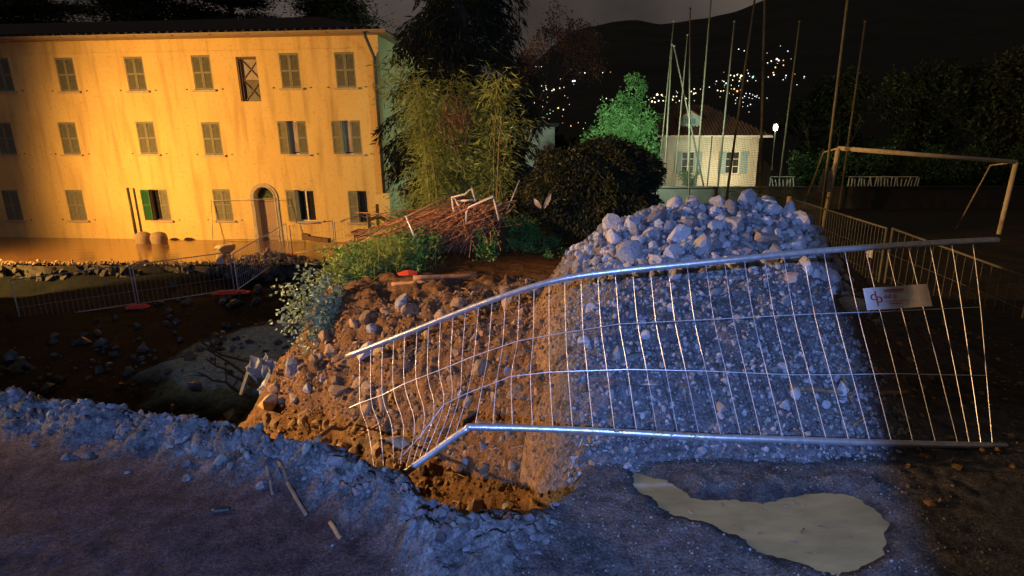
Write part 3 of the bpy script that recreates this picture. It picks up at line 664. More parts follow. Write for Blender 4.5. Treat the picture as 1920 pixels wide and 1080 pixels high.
def wpos(pxl, pxr, pyt, pyb):
    a = fac(pxl, (pyt+pyb)/2); b = fac(pxr, (pyt+pyb)/2); zt_ = fac((pxl+pxr)/2, pyt)[1]; zb_ = fac((pxl+pxr)/2, pyb)[1]; return a[0], b[0], zb_, zt_
WINS = []   # (centre x, sill z, type) ; opening WN x HN
def win(pxl, pxr, pyt, pyb, typ, align='c'):
    x0, x1, z0, z1 = wpos(pxl, pxr, pyt, pyb); x = (x0+x1)/2 if align == 'c' else x1 - WN/2; WINS.append([x, (z0+z1)/2 - HN/2, typ])
win(361.5, 397, 108, 164, 'closed'); win(526, 562, 104, 161, 'closed'); win(629, 666, 102, 160, 'closed'); win(236, 272, 110, 167, 'closed')
win(259, 292, 229, 288, 'closed'); win(380, 416, 230, 290, 'closed'); win(522, 576, 228, 288, 'half', 'r'); win(623, 677, 227, 288, 'half', 'r')
win(267, 317, 354, 414, 'halfdark', 'r'); win(401, 435, 353, 415, 'closed'); win(538, 590, 355, 416, 'open', 'r'); win(654, 689, 357, 418, 'halfnarrow')
for px in (125, 5, -120):
    win(px-18, px+18, 112, 168, 'closed'); win(px+5-18, px+5+18, 230, 289, 'closed'); win(px+18-18, px+18+18, 354, 415, 'closed')
xg = wpos(443, 485, 106, 190); XG = ((xg[0]+xg[1])/2 + .05, xg[2], 1.05, xg[3]-xg[2])
da = fac(487, 447); db = fac(524, 447); dsp = fac(495, 371)[1]; DX0, DX1 = da[0], db[0]; DZS = dsp; DR = (DX1-DX0)/2; DC = (DX0+DX1)/2
holes = [(x-WN/2, x+WN/2, z, z+HN) for x, z, t in WINS] + [(XG[0]-XG[2]/2, XG[0]+XG[2]/2, XG[1], XG[1]+XG[3]), (DX0, DX1, -.5, DZS+DR)]
XL, DEP, RV = -44.0, 11.5, .24
def facade_mesh():
    xs = sorted(set([XL, 0.0] + [h[0] for h in holes] + [h[1] for h in holes])); zs = sorted(set([-.5, zt] + [h[2] for h in holes if h[2] > -.5] + [h[3] for h in holes]))
    m = MB(); idx = {}
    def vi(x, y, z):
        k = (round(x, 4), round(y, 4), round(z, 4))
        if k not in idx: idx[k] = len(m.v); m.v.append((x, y, z))
        return idx[k]
    for i in range(len(xs)-1):
        for j in range(len(zs)-1):
            cx, cz = (xs[i]+xs[i+1])/2, (zs[j]+zs[j+1])/2
            if any(h[0] < cx < h[1] and h[2] < cz < h[3] for h in holes): continue
            m.f.append((vi(xs[i], 0, zs[j]), vi(xs[i+1], 0, zs[j]), vi(xs[i+1], 0, zs[j+1]), vi(xs[i], 0, zs[j+1])))
    for h in holes[:-1]:
        x0, x1, z0, z1 = h
        m.poly([(x0,0,z0),(x0,0,z1),(x0,RV,z1),(x0,RV,z0)]); m.poly([(x1,0,z1),(x1,0,z0),(x1,RV,z0),(x1,RV,z1)])
        m.poly([(x0,0,z1),(x1,0,z1),(x1,RV,z1),(x0,RV,z1)]); m.poly([(x0,0,z0),(x0,RV,z0),(x1,RV,z0),(x1,0,z0)])
    arc = [(DC - DR*math.cos(math.pi*k/16), DZS + DR*math.sin(math.pi*k/16)) for k in range(17)]
    for k in range(8): m.poly([(DX0,0,DZS+DR), (arc[k][0],0,arc[k][1]), (arc[k+1][0],0,arc[k+1][1])])
    for k in range(8, 16): m.poly([(DX1,0,DZS+DR), (arc[k][0],0,arc[k][1]), (arc[k+1][0],0,arc[k+1][1])])
    path = [(DX0, -.5)] + arc + [(DX1, -.5)]
    for (a, b) in zip(path[:-1], path[1:]): m.poly([(a[0],0,a[1]), (b[0],0,b[1]), (b[0],.4,b[1]), (a[0],.4,a[1])])
    return m, arc
fm, arc = facade_mesh(); fm.build('front_wall', OCHRE, house)
MB().poly([(0, 0, -.5), (0, DEP, -.5), (0, DEP, zt), (0, 0, zt)]).build('side_wall', SIDEP, house)
MB().poly([(0, DEP, -.5), (XL, DEP, -.5), (XL, DEP, zt), (0, DEP, zt)]).poly([(XL, 0, -.5), (XL, 0, zt), (XL, DEP, zt), (XL, DEP, -.5)]).build('rear_wall', OCHRE, house)
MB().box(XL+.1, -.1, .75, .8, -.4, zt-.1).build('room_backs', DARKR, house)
# roof, eaves, gutter
OV = .62; rz = 2.15; ro = MB(); e0 = zt + .10; hipx = 5.6
P = [(XL-OV,-OV,e0),(OV,-OV,e0),(OV,DEP+OV,e0),(XL-OV,DEP+OV,e0),(XL+hipx,DEP/2,e0+rz),(-hipx,DEP/2,e0+rz)]
ro.poly([P[0],P[1],P[5],P[4]]).poly([P[1],P[2],P[5]]).poly([P[2],P[3],P[4],P[5]]).poly([P[3],P[0],P[4]])
rf = ro.build('roof', ROOFM, house)
tl = MB()
for k in range(int((OV-XL)/.42)):
    x = XL + k*.42; tl.tube([(x, -OV-.04, e0+.03), (x, -OV+.5, e0+.03+.5*rz/(DEP/2+OV))], .09, 6)
tl.build('tile_edge', ROOFM, rf)
MB().box(XL-OV+.02, OV-.02, -OV+.02, -.002, zt, zt+.06).box(.002, OV-.02, 0, DEP, zt, zt+.06).build('eave_soffit', EAVEM, rf)
gt_ = MB(); gp = [(math.cos(a)*.085, math.sin(a)*.085) for a in np.linspace(math.pi, 2*math.pi, 7)]
for (a, b) in zip(gp[:-1], gp[1:]): gt_.poly([(XL, -OV-.06+a[0], zt+.10+a[1]), (OV+.05, -OV-.06+a[0], zt+.10+a[1]), (OV+.05, -OV-.06+b[0], zt+.10+b[1]), (XL, -OV-.06+b[0], zt+.10+b[1])])
for k in range(22): gt_.box(-k*1.9-.3, -k*1.9-.26, -OV-.15, -OV+.0, zt+.005, zt+.02)
gt_.build('gutter', EAVEM, rf)
MB().box(XL, -.001, -.035, -.003, zt-.62, zt-.55).build('string_course', OCHRE, house)
dx = [fac(693, 80), fac(703, 108), fac(714, 235), fac(725, 362)]
MB().tube([(dx[0][0]+.05, -OV-.02, zt+.04), (dx[0][0]+.05, -OV+.05, zt-.15), (dx[1][0], -.1, dx[1][1]), (dx[1][0], -.1, dx[3][1])], .078, 10).build('downpipe', PIPE, house, True)
# shutters and windows
def leaf_mesh(mat):
    m = MB(); w, h = WN/2 - .006, HN - .02; st = .065; t = .022
    m.box(-w/2, -w/2+st, -t, t, 0, h).box(w/2-st, w/2, -t, t, 0, h)
    for z in (0, h/2-.04, h-.08): m.box(-w/2+st, w/2-st, -t+.002, t-.002, z, z+.08)
    for (a, b) in ((.08, h/2-.04), (h/2+.04, h-.08)):
        k = int((b-a)/.055)
        for i in range(k):
            z = a + (i+.5)*(b-a)/k; m.obox((0, 0, z), Vector((w/2-st, 0, 0)), Vector((0, .016, .022)), Vector((0, .004, -.003)))
    return m.mesh('shutter', mat)
LEAF = leaf_mesh(SHUT); LEAFD = leaf_mesh(SHUTD)
def shutter(parent, x, y, z, ang=0.0, me=None):
    o = link(bpy.data.objects.new('shutter', me or LEAF), parent); o.location = (x, y, z); o.rotation_euler = (0, 0, ang); return o
def glazing(o, x0, x1, z0, z1, y, mat, mull=1, rail=0):
    f = MB(); s = .055; f.box(x0, x0+s, y, y+.05, z0, z1).box(x1-s, x1, y, y+.05, z0, z1).box(x0+s, x1-s, y, y+.05, z0, z0+s).box(x0+s, x1-s, y, y+.05, z1-s, z1)
    for k in range(mull): c = x0 + (x1-x0)*(k+1)/(mull+1); f.box(c-.035, c+.035, y-.004, y+.046, z0+s, z1-s)
    for k in range(rail): c = z0 + (z1-z0)*(k+1)/(rail+1); f.box(x0+s, x1-s, y+.004, y+.042, c-.02, c+.02)
    f.build('window_frame', mat, o); MB().box(x0+.01, x1-.01, y+.06, y+.068, z0+.01, z1-.01).build('pane', GLASS, o)
for (x, z, t) in WINS:
    w = empty('window', (x, 0, z)); w.parent = house
    MB().box(-WN/2-.12, WN/2+.12, -.1, .06, -.09, -.003).build('sill', STONEF, w)
    for s in (-1, 1): MB().box(s*(WN/2+.45)-.02, s*(WN/2+.45)+.02, -.05, .0, .0, .05).build('shutter_catch', PIPE, w)
    L1, R1 = -WN/4, WN/4
    if t == 'closed':
        shutter(w, L1, .03, .01, random.uniform(-.03, .0)); shutter(w, R1, .03, .01, random.uniform(.0, .03))
    elif t in ('half', 'halfdark'):
        shutter(w, -WN/2-WN/4+.02, -.05, .01, 0, LEAFD if t == 'halfdark' else LEAF); shutter(w, R1, .03, .01, .02)
        glazing(w, -WN/2, WN/2, 0, HN, .15, WOODF if t == 'halfdark' else WHITEF, 1, 0)
        if t == 'half':
            c = MB()
            for k in range(9): c.tube([(-WN/2+.06+k*.05, .14, .1), (-WN/2+.06+k*.05, .14, HN-.05)], .028, 6)
            c.build('curtain', CURT, w, True)
    elif t == 'open':
        shutter(w, -WN/2-WN/4+.02, -.05, .01, 0); glazing(w, -WN/2, WN/2, 0, HN, .15, WHITEF, 1, 0)
    else:
        shutter(w, L1, .03, .01, .03); glazing(w, -WN/2, WN/2, 0, HN, .15, WOODF, 1, 0)
# tall window with crossed panes
w = empty('window', (XG[0], 0, XG[1])); w.parent = house; w['label'] = 'tall deep window with cross braced panes'
a, h = XG[2]/2, XG[3]
MB().box(-a, -a+.08, .02, .2, 0, h).box(-a+.08, -a+.16, .08, .2, 0, h-.08).box(-a, a, .02, .2, h-.08, h).build('window_frame', WOODF, w)
m = MB(); gx0, gx1 = -a+.16, a
for (z0, z1) in ((0, h*.48), (h*.48, h-.08)):
    m.bar((gx0, .15, z0+.02), (gx1, .15, z1-.02), .035, .035).bar((gx0, .152, z1-.02), (gx1, .152, z0+.02), .033, .033); m.box(gx0, gx1, .12, .17, z1-.03, z1+.01)
m.build('cross_bars', WOODF, w)
MB().box(gx0, gx1, .18, .19, 0, h*.48).build('pane', M('dusty_glass', (.16, .15, .12), (.1, .1, .08), 3, .3), w); MB().box(gx0, gx1, .18, .19, h*.48+.004, h-.08).build('pane', M('pale_glass', (.42, .36, .28), (.3, .26, .2), 3, .3), w)
# arched door
door = empty('arched_door', (DC, 0, 0)); door.parent = house
m = MB(); prof = [(DR+.0, .26)]; ro_, ri_ = DR+.20, DR+.0
pth = [(-1, -.5)] + [(-math.cos(math.pi*k/20), math.sin(math.pi*k/20)) for k in range(21)] + [(1, -.5)]
def sp(rr, k, y):
    c, s = pth[k]
    if k == 0 or k == len(pth)-1: return (rr*c, y, -.3)
    return (rr*c, y, DZS + rr*s)
for k in range(len(pth)-1):
    for (r0, y0, r1, y1) in ((ri_, .02, ri_, -.06), (ri_, -.06, ri_+.07, -.075), (ri_+.07, -.075, ri_+.075, -.045), (ri_+.075, -.045, ro_, -.05), (ro_, -.05, ro_, .0)):
        m.poly([sp(r0, k, y0), sp(r0, k+1, y0), sp(r1, k+1, y1), sp(r1, k, y1)])
m.build('door_surround', STONEF, door)
MB().box(-DR, DR*.96, .3, .36, -.3, DZS-.12).build('door_leaf', DOORM, door); MB().box(-DR, DR, .26, .36, DZS-.12, DZS-.01).build('transom', SHUT, door)
m = MB()
for k in range(9):
    a = math.pi*(k+.5)/9; m.bar((math.cos(a)*.1, .3, DZS+math.sin(a)*.1), (math.cos(a)*DR*.97, .3, DZS+math.sin(a)*DR*.97), .022, .022)
for rr in (.1, .3, DR-.02):
    m.tube([(math.cos(math.pi*k/16)*rr, .3, DZS+math.sin(math.pi*k/16)*rr) for k in range(17)], .014, 6)
m.build('fanlight_bars', M('fanlight_green', (.10, .16, .06), (.07, .11, .04), 5, .6), door)
m = MB(); m.poly([(0, .34, DZS)] + [(math.cos(math.pi*k/16)*DR, .34, DZS+math.sin(math.pi*k/16)*DR) for k in range(17)]); m.build('fanlight_glass', M('fanlight_glass', (.07, .09, .05), (.05, .06, .03), 3, .2), door)

# fence panel leant on the house by the door
pa = at(399, 449, 27.6); pb_ = at(524, 447, 26.9); pl = fence_panel(pa, pb_, 2.0, 'tall mesh panel leant against the yellow wall in front of the arched door', lean=(.0, .35, 0), rt=.018, spacing=.13)

# ------------------------------------------------------------------ flooded yard
def water_mat():
    m, nt, b = nodes('flood_water'); N = nt.nodes; L = nt.links
    b.inputs['Base Color'].default_value = (.16, .085, .035, 1); b.inputs['Roughness'].default_value = .16; b.inputs['Specular IOR Level'].default_value = .6
    t = N.new('ShaderNodeTexCoord'); mp = N.new('ShaderNodeMapping'); mp.inputs['Scale'].default_value = (.5, 2.2, 1); L.new(t.outputs['Object'], mp.inputs[0])
    n_ = N.new('ShaderNodeTexNoise'); n_.inputs['Scale'].default_value = 1.3; n_.inputs['Detail'].default_value = 4; L.new(mp.outputs[0], n_.inputs['Vector'])
    bp = N.new('ShaderNodeBump'); bp.inputs['Strength'].default_value = .25; bp.inputs['Distance'].default_value = .06; L.new(n_.outputs[0], bp.inputs['Height']); L.new(bp.outputs[0], b.inputs['Normal']); return m
wm = MB(); ex = np.linspace(-46, -6.6, 60)
front = [(x, 21.55 + .18*math.sin(x*1.7) + .12*math.sin(x*4.1) + (x+14)*.0, YARD-.02) for x in ex]; back = [(x, 27.5 - (x+8)*.09, YARD-.02) for x in ex]
for k in range(len(ex)-1): wm.poly([front[k], front[k+1], back[k+1], back[k]])
fw_ = wm.build('flood_water', water_mat()); tag(fw_, kind='structure')
# rubble wall along the edge of the yard: dressed and rough stones, stacked
WALLS = M('bank_stone', (.09, .085, .08), (.04, .038, .036), 6, .85, .5, 20, rand=.3)
bank = npmesh('stream_wall', [(x, 21.25 + .15*math.sin(x*1.9), z) for z in (-4.2, YARD-.03) for x in ex] , [[i, i+1, 61+i, 60+i] for i in range(59)], WALLS); tag(bank, 'dark stone retaining wall between the stream bed and the flooded yard', 'wall')
bank_me = rock_variants('stone', WALLS, 8, seed=8, base=ICO1)
for k in range(230):
    x = random.uniform(-24, -6.8); z = random.uniform(-3.7, YARD-.15); s_ = random.uniform(.12, .3); put(bank_me[k % 8], 'stone', (x, 21.12 + .15*math.sin(x*1.9), z), s_, bank)
r5 = np.random.default_rng(5); n = 1300; x = -7 - 19*r5.random(n)**1.2; yy = 21.5 + .22*r5.normal(size=n); sz = .02 + .09*r5.random(n)**4
gravel('edge_rubble', np.stack([x, yy, np.full(n, YARD) + sz*.3], 1), sz, M('edge_rubble', (.36, .29, .2), (.2, .15, .1), 12, .85, attr='Col'), None, 15)
tag(bpy.data.objects['edge_rubble'], 'line of loose stones along the edge of the flooded yard', 'rubble', kind='stuff')
n = 420; x = at(507, 470, 22.6).x + .75*r5.normal(size=n); yy = 22.4 + .4*r5.normal(size=n); sz = .04 + .12*r5.random(n)**2.5
hh = .42*np.exp(-((x-at(507, 470, 22.6).x)/.8)**2 - ((yy-22.4)/.5)**2)*r5.random(n)
gravel('stone_pile', np.stack([x, yy, YARD + hh], 1), sz, M('pile_stone', (.38, .3, .21), (.2, .15, .1), 12, .85, attr='Col'), None, 16)
tag(bpy.data.objects['stone_pile'], 'low pile of small stones in the yard left of the orange foot', 'stone pile', kind='stuff')
boulder(421, 466, 23.6, .50, M('cream_boulder', (.66, .58, .44), (.48, .4, .28), 6, .85, .4, 20), 'pale angular boulder lying in the flooded yard', sq=(1.25, .85, .9), seed=24, cuts=8)
boulder(414, 482, 22.0, .36, M('tan_rock', (.42, .34, .24), (.25, .19, .12), 6, .85, .4, 20), 'smaller tan rock just below the pale boulder at the water edge', sq=(1, .7, .7), seed=22)
boulder(262, 497, 21.5, .48, STONEB, 'dark boulder at the left end of the yard edge behind the fence', sq=(1.1, .7, .6), seed=23)
BALL = M('worn_stone_ball', (.36, .27, .19), (.24, .17, .11), 7, .85, .4, 30)
for (px, lb) in ((269, 'left one of two round stone bollards in the flood water'), (298, 'right one of two round stone bollards in the flood water')):
    p = at(px, 447, 27.0); o = MB().lathe([(.0, -.3), (.30, -.3), (.34, .0), (.37, .2), (.36, .38), (.29, .5), (.16, .57), (.0, .59)], 18).build('stone_bollard', BALL, None, True)
    o.location = (p.x, p.y, YARD-.02); tag(o, lb, 'bollard', 'round stone bollards')
lp = at(257, 448, 28.15); lm = MB().tube([(0, 0, -.2), at(248, 400, 28.15) - lp, at(239, 352, 28.15) - lp], [.07, .065, .06], 8).build('yard_post', PIPE, None, True); lm.location = lp
tag(lm, 'dark leaning post standing in the flood water at the left', 'post')
bl_ = at(569, 447, 25.0); bm_ = at(618, 453, 24.6); ob = MB(); ob.bar((0, 0, .05), bm_ - bl_ + Vector((0, 0, .05)), .22, .2).bar((0, 0, .2), (bm_-bl_)*.25 + Vector((0, 0, .16)), .16, .12)
ob = ob.build('timber_beam', M('wet_timber', (.2, .1, .05), (.12, .06, .03), 6, .7, .4, 30)); ob.location = bl_; tag(ob, 'dark wooden beam lying in the yard behind the fence', 'beam')
# wooden railing at the house corner
rr_ = empty('wooden_railing', at(709, 430, 24.6)); r0 = rr_.location.copy(); tag(rr_, 'dark wooden railing with sloping rails at the corner of the yellow house', 'railing')
WR = M('railing_wood', (.14, .08, .045), (.08, .045, .025), 8, .8, .4, 40)
for (xa, ya, xb, yb) in ((707, 383, 710, 440), (691, 398, 695, 450), (737, 412, 740, 455)): MB().bar(at(xb, yb, 24.6)-r0, at(xa, ya, 24.6)-r0, .11, .11).build('post', WR, rr_)
MB().bar(at(692, 412, 24.52)-r0, at(711, 406, 24.52)-r0, .05, .16).build('rail', WR, rr_); MB().bar(at(711, 406, 24.52)-r0, at(739, 422, 24.52)-r0, .05, .16).build('rail', WR, rr_)
MB().bar(at(692, 432, 24.52)-r0, at(711, 426, 24.52)-r0, .05, .14).build('rail', WR, rr_); MB().bar(at(711, 426, 24.52)-r0, at(739, 440, 24.52)-r0, .05, .14).build('rail', WR, rr_)
p = at(703, 442, 25.4); sb_ = MB(); sb_.box(-.9, .9, -.3, .5, -.9, .15).box(-1.0, 1.0, -.4, .6, .153, .25); sb_ = sb_.build('stone_plinth', WALLS); sb_.location = p; tag(sb_, 'dark low masonry block under the wooden railing', 'plinth')

# concrete bed of the torrent, branches and metal scrap in the chasm
sw_ = MB(); sw_.box(-23.7, -23.4, 6.0, 18.4, -3.6, 1.62).box(-23.78, -23.32, 6.0, 18.46, 1.623, 1.72); tag(sw_.build('shading_wall', WALLS), 'added unseen wall beyond the left edge that shades the stream bed', 'wall')  # added out of view to keep the yard lamp off the stream bed
BRN = M('dark_branch', (.05, .035, .025), (.03, .02, .015), 10, .8)
def branch(name, px0, py0, Y0, px1, py1, Y1, rad, label, mat=BRN, twigs=4, z=None):
    A, B = at(px0, py0, Y0), at(px1, py1, Y1); o = empty(name, A); tag(o, label, 'branch')
    pts = [Vector((0, 0, 0))]; n = 6
    for k in range(1, n+1): pts.append((B-A)*(k/n) + Vector((random.uniform(-1, 1), random.uniform(-1, 1), random.uniform(-1, 1)))*(B-A).length*.025)
    MB().tube(pts, [rad*(1-.6*k/n) for k in range(n+1)], 7).build('stem', mat, o, True)
    for t in range(twigs):
        q = pts[random.randint(2, n-1)]; d = (B-A).normalized()*random.uniform(.1, .3)*(B-A).length + Vector((random.uniform(-1, 1), random.uniform(-.5, .5), random.uniform(-.2, .7)))*(B-A).length*.2
        MB().tube([q, q + d*.5 + Vector((0, 0, .02)), q + d], [rad*.4, rad*.3, rad*.12], 5).build('twig', mat, o, True)
    return o
for k, (x0, y0, x1, y1, lb) in enumerate(((480, 715, 375, 640, 'uppermost dark branch fanned over the concrete torrent bed'), (490, 735, 385, 675, 'second dark branch fanned over the bed of the chasm'),
        (470, 745, 372, 700, 'lowest dark branch reaching left over the torrent bed'), (500, 690, 380, 655, 'long thin branch crossing the torrent bed towards the fence'))):
    branch('fallen_branch', x0, y0, 10.6, x1, y1, 11.6, .035, lb, twigs=5)
lp2 = [(430, 745, 10.2, 486, 668, 10.9)]; MB()
pk = at(452, 740, 9.6); pl_ = MB().bar((0, 0, 0), at(476, 668, 9.9) - pk, .09, .04).build('broken_plank', M('grey_plank', (.22, .22, .2), (.14, .14, .13), 8, .8, .4, 30)); pl_.location = pk; tag(pl_, 'grey broken plank standing up in the chasm', 'plank')
SHEET = M('dull_sheet', (.42, .45, .46), (.2, .22, .23), 4, .5, .5, 8)
for k, (px, py, Y, a, lb) in enumerate(((518, 724, 8.6, .30, 'crumpled pale metal sheet wedged at the foot of the bank in the chasm'), (490, 690, 9.6, .22, 'grey torn sheet piece leaning above the crumpled one in the chasm'))):
    r = np.random.default_rng(200+k); p = at(px, py, Y); m = MB(); nx = 7
    for i in range(nx):
        for j in range(5):
            m.v.append((a*(i/3-1) + r.normal()*.03, (j-2)*a*.22 + r.normal()*.03, .10*math.sin(i*1.9+j) + (.05 if k == 0 else .09)*(j-2) + r.normal()*.03))
    m.f = [(i*5+j, (i+1)*5+j, (i+1)*5+j+1, i*5+j+1) for i in range(nx-1) for j in range(4)]
    o = m.build('crumpled_sheet', SHEET); o.location = p; o.rotation_euler = (.5, -.25, .6*k); md = o.modifiers.new('t', 'SOLIDIFY'); md.thickness = .01; tag(o, lb, 'sheet')

# ------------------------------------------------------------------ white house behind the field
WPL = plaster('white_plaster', (.66, .62, .54), (.46, .42, .35), (.62, .57, .49)); RT = M('house_tiles', (.16, .075, .05), (.10, .045, .03), 6, .85, .3, 20)
BLUES = M('pale_blue_shutter', (.30, .42, .45), (.22, .33, .36), 8, .6, .2, 30)
WY = 36.0
def wf(px, py): q = at(px, py, WY); return q.x, q.z
wx0, wz1 = wf(1243, 256); wx1 = wf(1424, 256)[0]; WB = -1.2; WD = 7.0
wh = empty('white_house', (wx0, WY, WB)); tag(wh, 'small white house with dormer and tiled hip roof behind the ball net', 'house')
ww, whh = wx1-wx0, wz1-WB
wwin = []
for (a, b, c, d) in ((1277, 1304, 284, 326), (1359, 1389, 284, 329)):
    q0, q1 = wf(a, d), wf(b, c); wwin.append((q0[0]-wx0, q1[0]-wx0, q0[1]-WB, q1[1]-WB))
m = MB(); xs = sorted([0, ww] + [v for q in wwin for v in q[:2]]); zs = sorted(set([0, whh] + [wwin[0][2], wwin[0][3]]))
for q in wwin: pass
wz0_, wz1_ = wwin[0][2], wwin[0][3]
for i in range(len(xs)-1):
    for j in range(3):
        cx, cz = (xs[i]+xs[i+1])/2, (zs[j]+zs[j+1])/2
        if j == 1 and any(q[0] < cx < q[1] for q in wwin): continue
        m.poly([(xs[i], 0, zs[j]), (xs[i+1], 0, zs[j]), (xs[i+1], 0, zs[j+1]), (xs[i], 0, zs[j+1])])
for q in wwin:
    m.poly([(q[0],0,wz0_),(q[0],0,wz1_),(q[0],.2,wz1_),(q[0],.2,wz0_)]).poly([(q[1],0,wz0_),(q[1],.2,wz0_),(q[1],.2,wz1_),(q[1],0,wz1_)]).poly([(q[0],0,wz1_),(q[1],0,wz1_),(q[1],.2,wz1_),(q[0],.2,wz1_)]).poly([(q[0],0,wz0_),(q[0],.2,wz0_),(q[1],.2,wz0_),(q[1],0,wz0_)])
m.poly([(0,0,0),(0,0,whh),(0,WD,whh),(0,WD,0)]).poly([(ww,0,0),(ww,WD,0),(ww,WD,whh),(ww,0,whh)]).poly([(0,WD,0),(0,WD,whh),(ww,WD,whh),(ww,WD,0)]); m.build('wall', WPL, wh)
for q in wwin:
    o = empty('window', (q[0], 0, wz0_)); o.parent = wh; w_ = q[1]-q[0]; h_ = wz1_-wz0_
    glazing(o, 0, w_, 0, h_, .12, WHITEF, 1, 2); MB().box(-.1, w_+.1, -.08, .05, -.08, -.003).build('sill', STONEF, o)
    for (s0, s1) in ((-w_*.5-.02, -.02), (w_+.02, w_*1.5+.02)):
        mm = MB(); mm.box(s0, s1, -.06, -.02, 0, h_)
        for k in range(12): mm.box(s0+.06, s1-.06, -.075, -.06, h_*(k+.4)/12, h_*(k+.8)/12)
        mm.build('shutter', BLUES, o)
E0 = whh + .02; rx0, rx1, rh = 2.0, ww-2.9, 1.45
Pp = [(-.5,-.5,E0),(ww+.6,-.5,E0),(ww+.6,WD+.5,E0),(-.5,WD+.5,E0),(1.2,WD/2,E0+rh+.75),(ww-2.6,WD/2,E0+rh+.75)]
rr2 = MB().poly([Pp[0],Pp[1],Pp[5],Pp[4]]).poly([Pp[1],Pp[2],Pp[5]]).poly([Pp[2],Pp[3],Pp[4],Pp[5]]).poly([Pp[3],Pp[0],Pp[4]]).build('roof', RT, wh)
m = MB(); nr = 34
for k in range(nr):       # tile courses as ribs running up the slope
    t = (k+.5)/nr; x = -.5 + t*(ww+1.1); A = Vector((x, -.5, E0+.03)); f = 1.0
    if x < 1.2: f = (x+.5)/1.7
    if x > ww-2.6: f = min(f, (ww+.6-x)/3.2)
    Bv = Vector((x, -.5 + (WD/2+.5)*f, E0+.03 + (rh+.75)*f)); m.tube([A, Bv], .07, 5)
m.build('tile_ribs', RT, rr2); MB().box(-.5, ww+.65, -.62, -.5, E0-.1, E0+.03).build('gutter', WHITEF, rr2)
dq0, dq1 = wf(1278, 238), wf(1320, 208); dm = empty('dormer', (dq0[0]-wx0, .6, dq0[1]-WB)); dm.parent = wh; dw = dq1[0]-dq0[0]; dh = dq1[1]-dq0[1] - .35
MB().poly([(0,0,0),(dw,0,0),(dw,0,dh),(dw/2,0,dh+.4),(0,0,dh)]).poly([(0,0,0),(0,0,dh),(0,2.5,dh),(0,2.5,0)]).poly([(dw,0,0),(dw,2.5,0),(dw,2.5,dh),(dw,0,dh)]).build('dormer_wall', WPL, dm)
m = MB(); m.poly([(-.15,-.12,dh-.06),(dw/2,-.12,dh+.48),(dw/2,2.6,dh+.48),(-.15,2.6,dh-.06)]).poly([(dw+.15,-.12,dh-.06),(dw+.15,2.6,dh-.06),(dw/2,2.6,dh+.48),(dw/2,-.12,dh+.48)]); q = m.build('dormer_roof', RT, dm); md = q.modifiers.new('t', 'SOLIDIFY'); md.thickness = .05
MB().box(dw*.2, dw*.8, -.03, -.004, .15, dh*.95).build('dormer_window_frame', WHITEF, dm); MB().box(dw*.25, dw*.48, -.04, -.031, .22, dh*.88).box(dw*.52, dw*.75, -.04, -.031, .22, dh*.88).build('pane', M('lit_blue_pane', (.3, .42, .46), (.22, .32, .36), 4, .2), dm)
q0, q1 = wf(1203, 345), wf(1240, 262)
wing = empty('annexe', (q0[0], 37.2, WB)); tag(wing, 'pale flat annexe wall half hidden by the lit tree beside the white house', 'annexe')
MB().box(0, q1[0]-q0[0]-.15, 0, 4, 0, q1[1]-WB).build('wall', WPL, wing); MB().box(-.1, q1[0]-q0[0]-.13, -.12, 4.1, q1[1]-WB+.003, q1[1]-WB+.12).build('roof_slab', RT, wing)
tb = at(1204, 348, 24.5); MB(); o = MB().tube([at(1203, 352, 24.5)-tb, at(1203, 318, 24.5)-tb, at(1206, 312, 24.5)-tb, at(1214, 311, 24.5)-tb, at(1219, 318, 24.5)-tb, at(1222, 352, 24.5)-tb], .02, 8).build('bent_tube_rail', PIPE, None, True); o.location = tb
tag(o, 'dark bent tube rail above the wall left of the white house', 'rail')

# boundary wall of the playing field and what stands behind it
BW = M('dark_wall_render', (.06, .055, .05), (.035, .033, .03), 2, .95, .4, 10)
w0, w1 = at(1015, 351, 24.3), at(2100, 351, 24.6); bwall = empty('boundary_wall', (w0.x, w0.y, -1.2)); tag(bwall, 'long low dark wall closing the playing field', 'wall')
Dv = w1 - w0; MB().obox(Dv*.5*Vector((1, 1, 0)).length/Vector((1, 1, 0)).length + Vector((0, 0, -.03)) , Vector((Dv.x/2, Dv.y/2, 0)), Vector((0, .12, 0)), Vector((0, 0, (w0.z+1.2)/2))).build('wall_body', BW, bwall)
MB().obox(Vector((Dv.x/2, Dv.y/2, (w0.z+1.2)*.5 + .0)), Vector((Dv.x/2, Dv.y/2, 0)), Vector((0, .17, 0)), Vector((0, 0, .03))).build('coping', BW, bwall)
for ch in bwall.children: ch.location = (0, 0, (w0.z+1.2)/2 - .0)
IRON = M('white_iron', (.7, .72, .72), (.55, .57, .57), 8, .5)
for (a, b, lb) in ((1590, 1720, 'white iron railing with uneven bars before the dark hedge'), (1443, 1488, 'short stretch of white iron bars right of the thick net pole')):
    A, B = at(a, 349, 24.9), at(b, 349, 24.9); o = empty('iron_railing', A); tag(o, lb, 'railing'); n = int((b-a)/6)
    MB().bar((0, 0, .42), B-A + Vector((0, 0, .42)), .03, .03).build('top_bar', IRON, o)
    for k in range(n+1):
        q = (B-A)*(k/n); MB().bar(q, q + Vector((random.uniform(-.1, .1), 0, random.uniform(.28, .42))), .035, .03).build('bar', IRON, o)
LAMPM = emit('lamp_glow', (1.0, .85, .5), 12); o = empty('path_lamp', at(1452, 262, 30)); tag(o, 'small lit path lamp right of the white house', 'lamp'); q = o.location.copy()
MB().tube([(0, 0, -1.6), (0, 0, .45)], .03, 8).build('lamp_post', PIPE, o); MB().lathe([(0, .45), (.10, .5), (.12, .68), (.08, .78), (0, .8)], 10).build('lamp_globe', LAMPM, o); MB().lathe([(.0, .88), (.16, .82), (.16, .805), (.0, .81)], 10).build('lamp_hood', PIPE, o)
